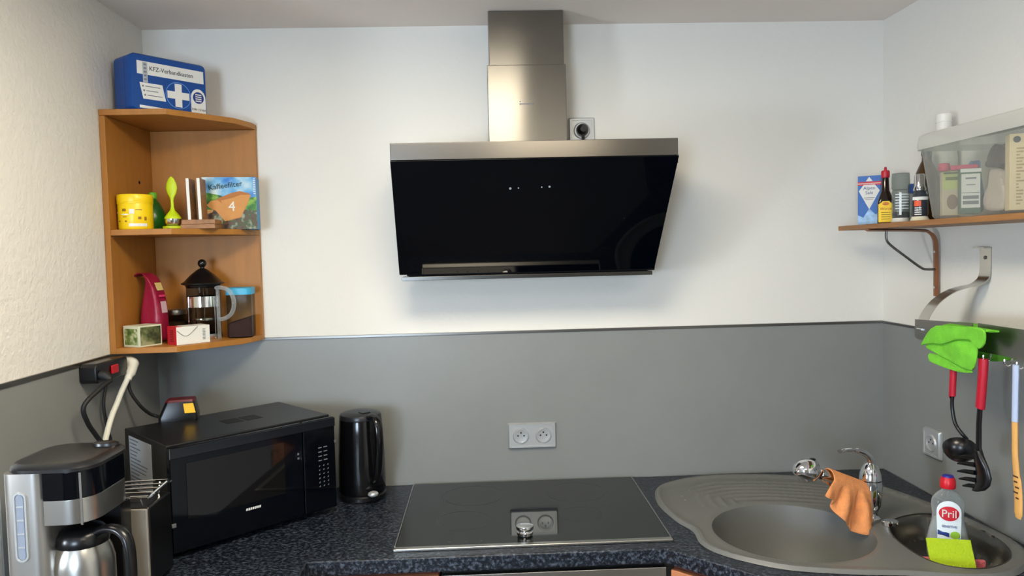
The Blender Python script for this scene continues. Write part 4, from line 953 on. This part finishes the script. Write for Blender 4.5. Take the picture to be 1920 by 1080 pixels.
obj('pink_handle', MB().box(-.0175, .040, -.007, .007, .0, .012), MATS['pink_plastic'], t, bevel=.003)
def pouch(name, label, loc, rz, w, d, h, m, seed):
    t = thing(name, label, 'bag', loc, rz); rnd = random.Random(seed); lp = []
    for i in range(7):
        z = h*i/6; kk = 1-.25*(i/6)**2; row = []
        for k in range(22):
            a = 2*PI*k/22; cr = 1+.10*math.sin(3*a+i*1.7+seed)+.05*math.sin(7*a+i+seed)
            row.append((w/2*kk*math.copysign(abs(math.cos(a))**.7, math.cos(a))*cr*.92, d/2*(1-.7*(i/6)**2)*math.copysign(abs(math.sin(a))**.7, math.sin(a))*cr*.9, z+(.008*math.sin(2*a+i) if 0 < i else 0)))
        lp.append(row)
    obj('bag_body', MB().loft(lp), m, t, sub=1); return t
FOIL = mat('plastic_bag', (186, 172, 160), .22, bump=.5, bscale=30)
pouch('plastic_bag', 'crumpled clear grey food bag standing in the plastic box beside the tin', (1.022, -.722, ZI2), PI/2, .085, .055, .098, FOIL, 2)
pouch('dark_pouch', 'dark brown crumpled pouch lying on the clear grey food bag in the plastic box', (1.024, -.722, ZI2+.0985), PI/2, .085, .05, .050, mat('pouch_dark', (66, 56, 54), .3, bump=.4, bscale=40), 5)
pouch('pink_bag', 'pale pinkish food bag filling the back of the plastic box', (1.095, -.64, ZI2), PI/2, .08, .06, .150, mat('bag_pinkish', (202, 178, 160), .35, bump=.4, bscale=40), 8)
pouch('blue_bag', 'small blue and white food packet behind the pink kitchen tool', (1.060, -.575, ZI2), PI/2, .055, .035, .130, mat('bag_blue', (96, 132, 180), .4, var=.5, vscale=25), 11)
t = carton('pasta_carton', 'tall cream carton with vertical lettering in the plastic box', (1.014, -.792, ZI2), -.42, .046, .040, .160, mat('carton_cream', (232, 212, 168), .5), 'carton')
QM = frame((-.023, -.0203, 0), (1, 0, 0), (0, 0, 1))
sk = MB(); rnd = random.Random(3)
for k in range(18): sk.prism(rect(.012, .016+.014*rnd.random(), .012+.0068*k, .0150+.0068*k), 0, .0003, QM)
obj('lettering', sk, mat('ink_tan', (176, 150, 104), .6), t, smooth=False)
obj('dark_emblem', decal(disc(.013, .148, .007, 14), QM), mat('emblem_dark', (60, 70, 74), .6), t, smooth=False)
obj('red_stripe', decal(rect(.026, .033, .140, .156), QM), mat('stripe_red', (196, 70, 70), .6), t, smooth=False)
t = carton('blue_carton', 'short carton with navy lower half at the near end of the plastic box', (1.022, -.868, ZI2), -.42, .055, .045, .10, mat('carton_navy', (58, 62, 92), .5), 'carton')
obj('top_band', MB().box(-.0277, .0277, -.0228, .0228, .070, .1004), mat('carton_salmon', (200, 140, 120), .5), t, smooth=False)

# ------------------------------------------------------------------ utensil rail
RX = .980
t = thing('utensil_rail', 'brushed steel utensil rail on a curved bracket at the side wall', 'rail', (RX, -.60, 1.40)); A = at(t)
STR = mat('rail_steel', (150, 146, 140), .3, 1)
MR = frame((RX, 0, 0), (0, -1, 0), (0, 0, 1))
obj('rail_bar', MB().prism([(.466, 1.386), (.474, 1.380), (1.40, 1.380), (1.40, 1.443), (.712, 1.443), (.712, 1.418), (.692, 1.418), (.692, 1.441), (.466, 1.430)], -.0015, .0015, A @ MR), STR, t)
sp_ = spl([(1.1475, -.49, 1.560), (1.1460, -.49, 1.545), (1.140, -.49, 1.530), (1.120, -.49, 1.5165), (1.090, -.49, 1.511), (1.055, -.49, 1.500), (1.020, -.49, 1.477), (.997, -.49, 1.450), (.985, -.49, 1.425), (.9815, -.49, 1.400)], 5)
ht = [p for p in sp_]
lp = []
for i, p in enumerate(ht):
    d = (ht[min(i+1, len(ht)-1)]-ht[max(i-1, 0)]).normalized(); nr = Vector((d.z, 0, -d.x))*.001
    lp.append([(p+nr)+Vector((0, .021, 0)), (p-nr)+Vector((0, .021, 0)), (p-nr)+Vector((0, -.021, 0)), (p+nr)+Vector((0, -.021, 0))])
BRS = mat('bracket_steel', (204, 200, 192), .24, 1)
br = obj('bracket', MB().loft(lp, A), BRS, t)
obj('wall_plate', MB().box(1.1468, 1.1495, -.511, -.469, 1.556, 1.610, A).box(1.128, 1.1495, -.511, -.469, 1.609, 1.6115, A), BRS, br)
obj('screw', MB().lathe([(.005, 0), (.0045, .002)], 12, A @ frame((1.1467, -.49, 1.585), (0, -1, 0), (0, 0, 1))), DSTEEL, br)
obj('rivet', MB().tube([(RX-.002, -.478, 1.407), (RX-.003, -.500, 1.407)], .0025, 8, A), CHROME, t)
def hook(y): return MB().tube(spl([(RX+.004, y, 1.392), (RX+.004, y, 1.375), (RX, y, 1.364), (RX-.008, y, 1.362), (RX-.013, y, 1.368), (RX-.013, y, 1.376)], 4), .002, 8, A)
for y in (-.640, -.748, -.815, -.852, -.90): obj('hook', hook(y), CHROME, t)
# green cloth over the rail
GC = mat('cloth_green', (122, 212, 56), .9, bump=.5, bscale=400, var=.10, vscale=40)
t = thing('dish_cloth', 'crumpled bright green microfibre cloth hung over the utensil rail', 'cloth', (RX, -.65, 1.40)); A = at(t)
def gw(off, amp, ph):
    def f(a, z):     # a = -y
        return A @ Vector((RX-off+amp*math.sin(a*60+ph)*.6+amp*.6*math.sin(z*90+a*25+ph), -a, z))
    return f
obj('upper_fold', sheet([(.612, 1.432), (.700, 1.436), (.785, 1.443), (.793, 1.430), (.786, 1.405), (.765, 1.388), (.748, 1.398), (.738, 1.410), (.690, 1.405), (.640, 1.386), (.600, 1.384), (.560, 1.378), (.546, 1.368), (.555, 1.385), (.580, 1.410)], .009, gw(.036, .003, 0)), GC, t, solid=.005, sub=1)
obj('lower_fold', sheet([(.546, 1.370), (.580, 1.386), (.640, 1.392), (.690, 1.410), (.738, 1.412), (.752, 1.395), (.748, 1.360), (.735, 1.336), (.690, 1.342), (.640, 1.352), (.590, 1.362)], .009, gw(.029, .003, 1.3)), GC, t, solid=.005, sub=1)
obj('bottom_fold', sheet([(.560, 1.362), (.640, 1.354), (.735, 1.338), (.728, 1.332), (.680, 1.326), (.575, 1.334), (.565, 1.340)], .009, gw(.024, .002, 2.1)), GC, t, solid=.004, sub=1)
def over(a, z):  # strip folding over the bar to the wall side
    k = smooth01((z-1.425)/.022); return A @ Vector((RX-.034+.060*k, -a, z-.010*k))
obj('back_fold', sheet([(.610, 1.425), (.785, 1.432), (.800, 1.446), (.700, 1.447), (.600, 1.446)], .009, over), GC, t, solid=.004, sub=1)
obj('back_flap', sheet([(.600, 1.440), (.790, 1.440), (.860, 1.428), (.815, 1.372), (.700, 1.350), (.620, 1.370)], .010, gw(-.024, .003, .4)), mat('cloth_green_shaded', (96, 170, 40), .9), t, solid=.004, sub=1)  # back flap: darker copy of the cloth green stands in for shade
# ladle
def grip(mb_pts, r, m, par, nm='handle'): return obj(nm, MB().tube(mb_pts, r, 14, None, (1, 0, 0)), m, par)
t = thing('soup_ladle', 'black soup ladle with red handle hanging from the utensil rail', 'ladle', (.966, -.642, 1.366)); A = at(t)
gp_ = spl([(.966, -.646, 1.368), (.966, -.6455, 1.345), (.966, -.643, 1.300), (.966, -.641, 1.268), (.966, -.641, 1.264)], 4)
obj('handle', MB().tube(gp_, [(.007, .0085)]*len(gp_), 12, A, (1, 0, 0)), DRED, t)
obj('shaft', MB().tube(spl([(.966, -.641, 1.266), (.966, -.641, 1.235), (.968, -.650, 1.200), (.974, -.666, 1.180), (.984, -.668, 1.168)], 5), .0042, 10, A), BLK, t)
lb_ = MB(); hemi = [(max(.0005, .036*math.sin(q)), -.033*math.cos(q)) for q in [PI/2*k/8 for k in range(9)]]
hemi += [(.0338*math.sin(q), -.0308*math.cos(q)+.0002) for q in [PI/2*k/8 for k in range(8, 0, -1)]]+[(.0005, -.0308)]
lb_.lathe(hemi, 30, A @ Matrix.Translation((.980, -.648, 1.143)) @ Matrix.Rotation(-.95, 4, Vector((.84, -.54, 0))))
obj('bowl', lb_, BLK, t)
# spaghetti server
t = thing('pasta_server', 'black pasta server with teeth and thick red handle on the utensil rail', 'server', (.966, -.746, 1.366)); A = at(t)
gp_ = spl([(.966, -.750, 1.368), (.966, -.749, 1.34), (.966, -.744, 1.29), (.966, -.741, 1.263), (.966, -.740, 1.258)], 4)
obj('handle', MB().tube(gp_, [(.009, .0115)]*len(gp_), 12, A, (1, 0, 0)), DRED, t)
obj('shaft', MB().tube([(.966, -.740, 1.262), (.966, -.736, 1.22), (.968, -.733, 1.165), (.970, -.734, 1.15)], [(.0045, .0075), (.0045, .0075), (.005, .008), (.006, .012)], 10, A, (1, 0, 0)), BLK, t)
hd_ = MB(); lp = []
for i, (z, w_, x_, yc) in enumerate(((1.160, .008, .968, -.734), (1.145, .016, .968, -.737), (1.125, .022, .971, -.741), (1.105, .024, .973, -.744), (1.088, .022, .971, -.744), (1.076, .016, .966, -.742), (1.070, .008, .960, -.738))):
    lp.append([(x_-.010*math.sin(PI*k/10), yc+w_*math.cos(PI*k/10), z) for k in range(11)]+[(x_+.003-.010*math.sin(PI*k/10), yc+(w_-.002)*math.cos(PI*k/10), z) for k in range(10, -1, -1)])
head = obj('server_head', MB().loft(lp, A), BLK, t)
for z, y, ln in ((1.142, -.722, .032), (1.124, -.718, .036), (1.106, -.718, .036), (1.090, -.722, .034), (1.078, -.730, .028)):
    obj('tooth', MB().tube([(.966, y-.006, z), (.957, y+ln*.5, z-.003), (.950, y+ln*.9, z-.007)], [.0055, .0045, .0018], 8, A), BLK, head)
# wooden spatula
t = thing('wooden_spatula', 'wooden spatula with pale blue handle hanging at the end of the rail', 'spatula', (.966, -.850, 1.366)); A = at(t)
obj('handle', MB().tube([(.966, -.851, 1.370), (.966, -.850, 1.32), (.966, -.849, 1.251)], [(.0055, .0075)]*3, 12, A, (1, 0, 0)), mat('pale_blue_paint', (176, 192, 222), .45), t)
wd = obj('blade', MB().tube(spl([(.966, -.849, 1.2505), (.966, -.850, 1.22), (.966, -.851, 1.18), (.966, -.856, 1.14), (.966, -.861, 1.10), (.966, -.862, 1.065), (.966, -.861, 1.052)], 4), [(.005, .0075)]*9+[(.005, .0085)]*4+[(.0045, .0115)]*9+[(.0035, .0085)]*3, 12, A, (1, 0, 0)), mat('pale_wood', (216, 164, 92), .55, var=.1, vscale=12), t)
bk = MB()
for k, (y0, y1) in enumerate(((-.866, -.852), (-.864, -.854), (-.868, -.858), (-.866, -.853), (-.868, -.860))): bk.box(.9606, .9612, y0, y1, 1.137-.011*k, 1.140-.011*k, A)
obj('burnt_mark', bk, mat('burnt_brown', (80, 50, 28), .7), wd, smooth=False)
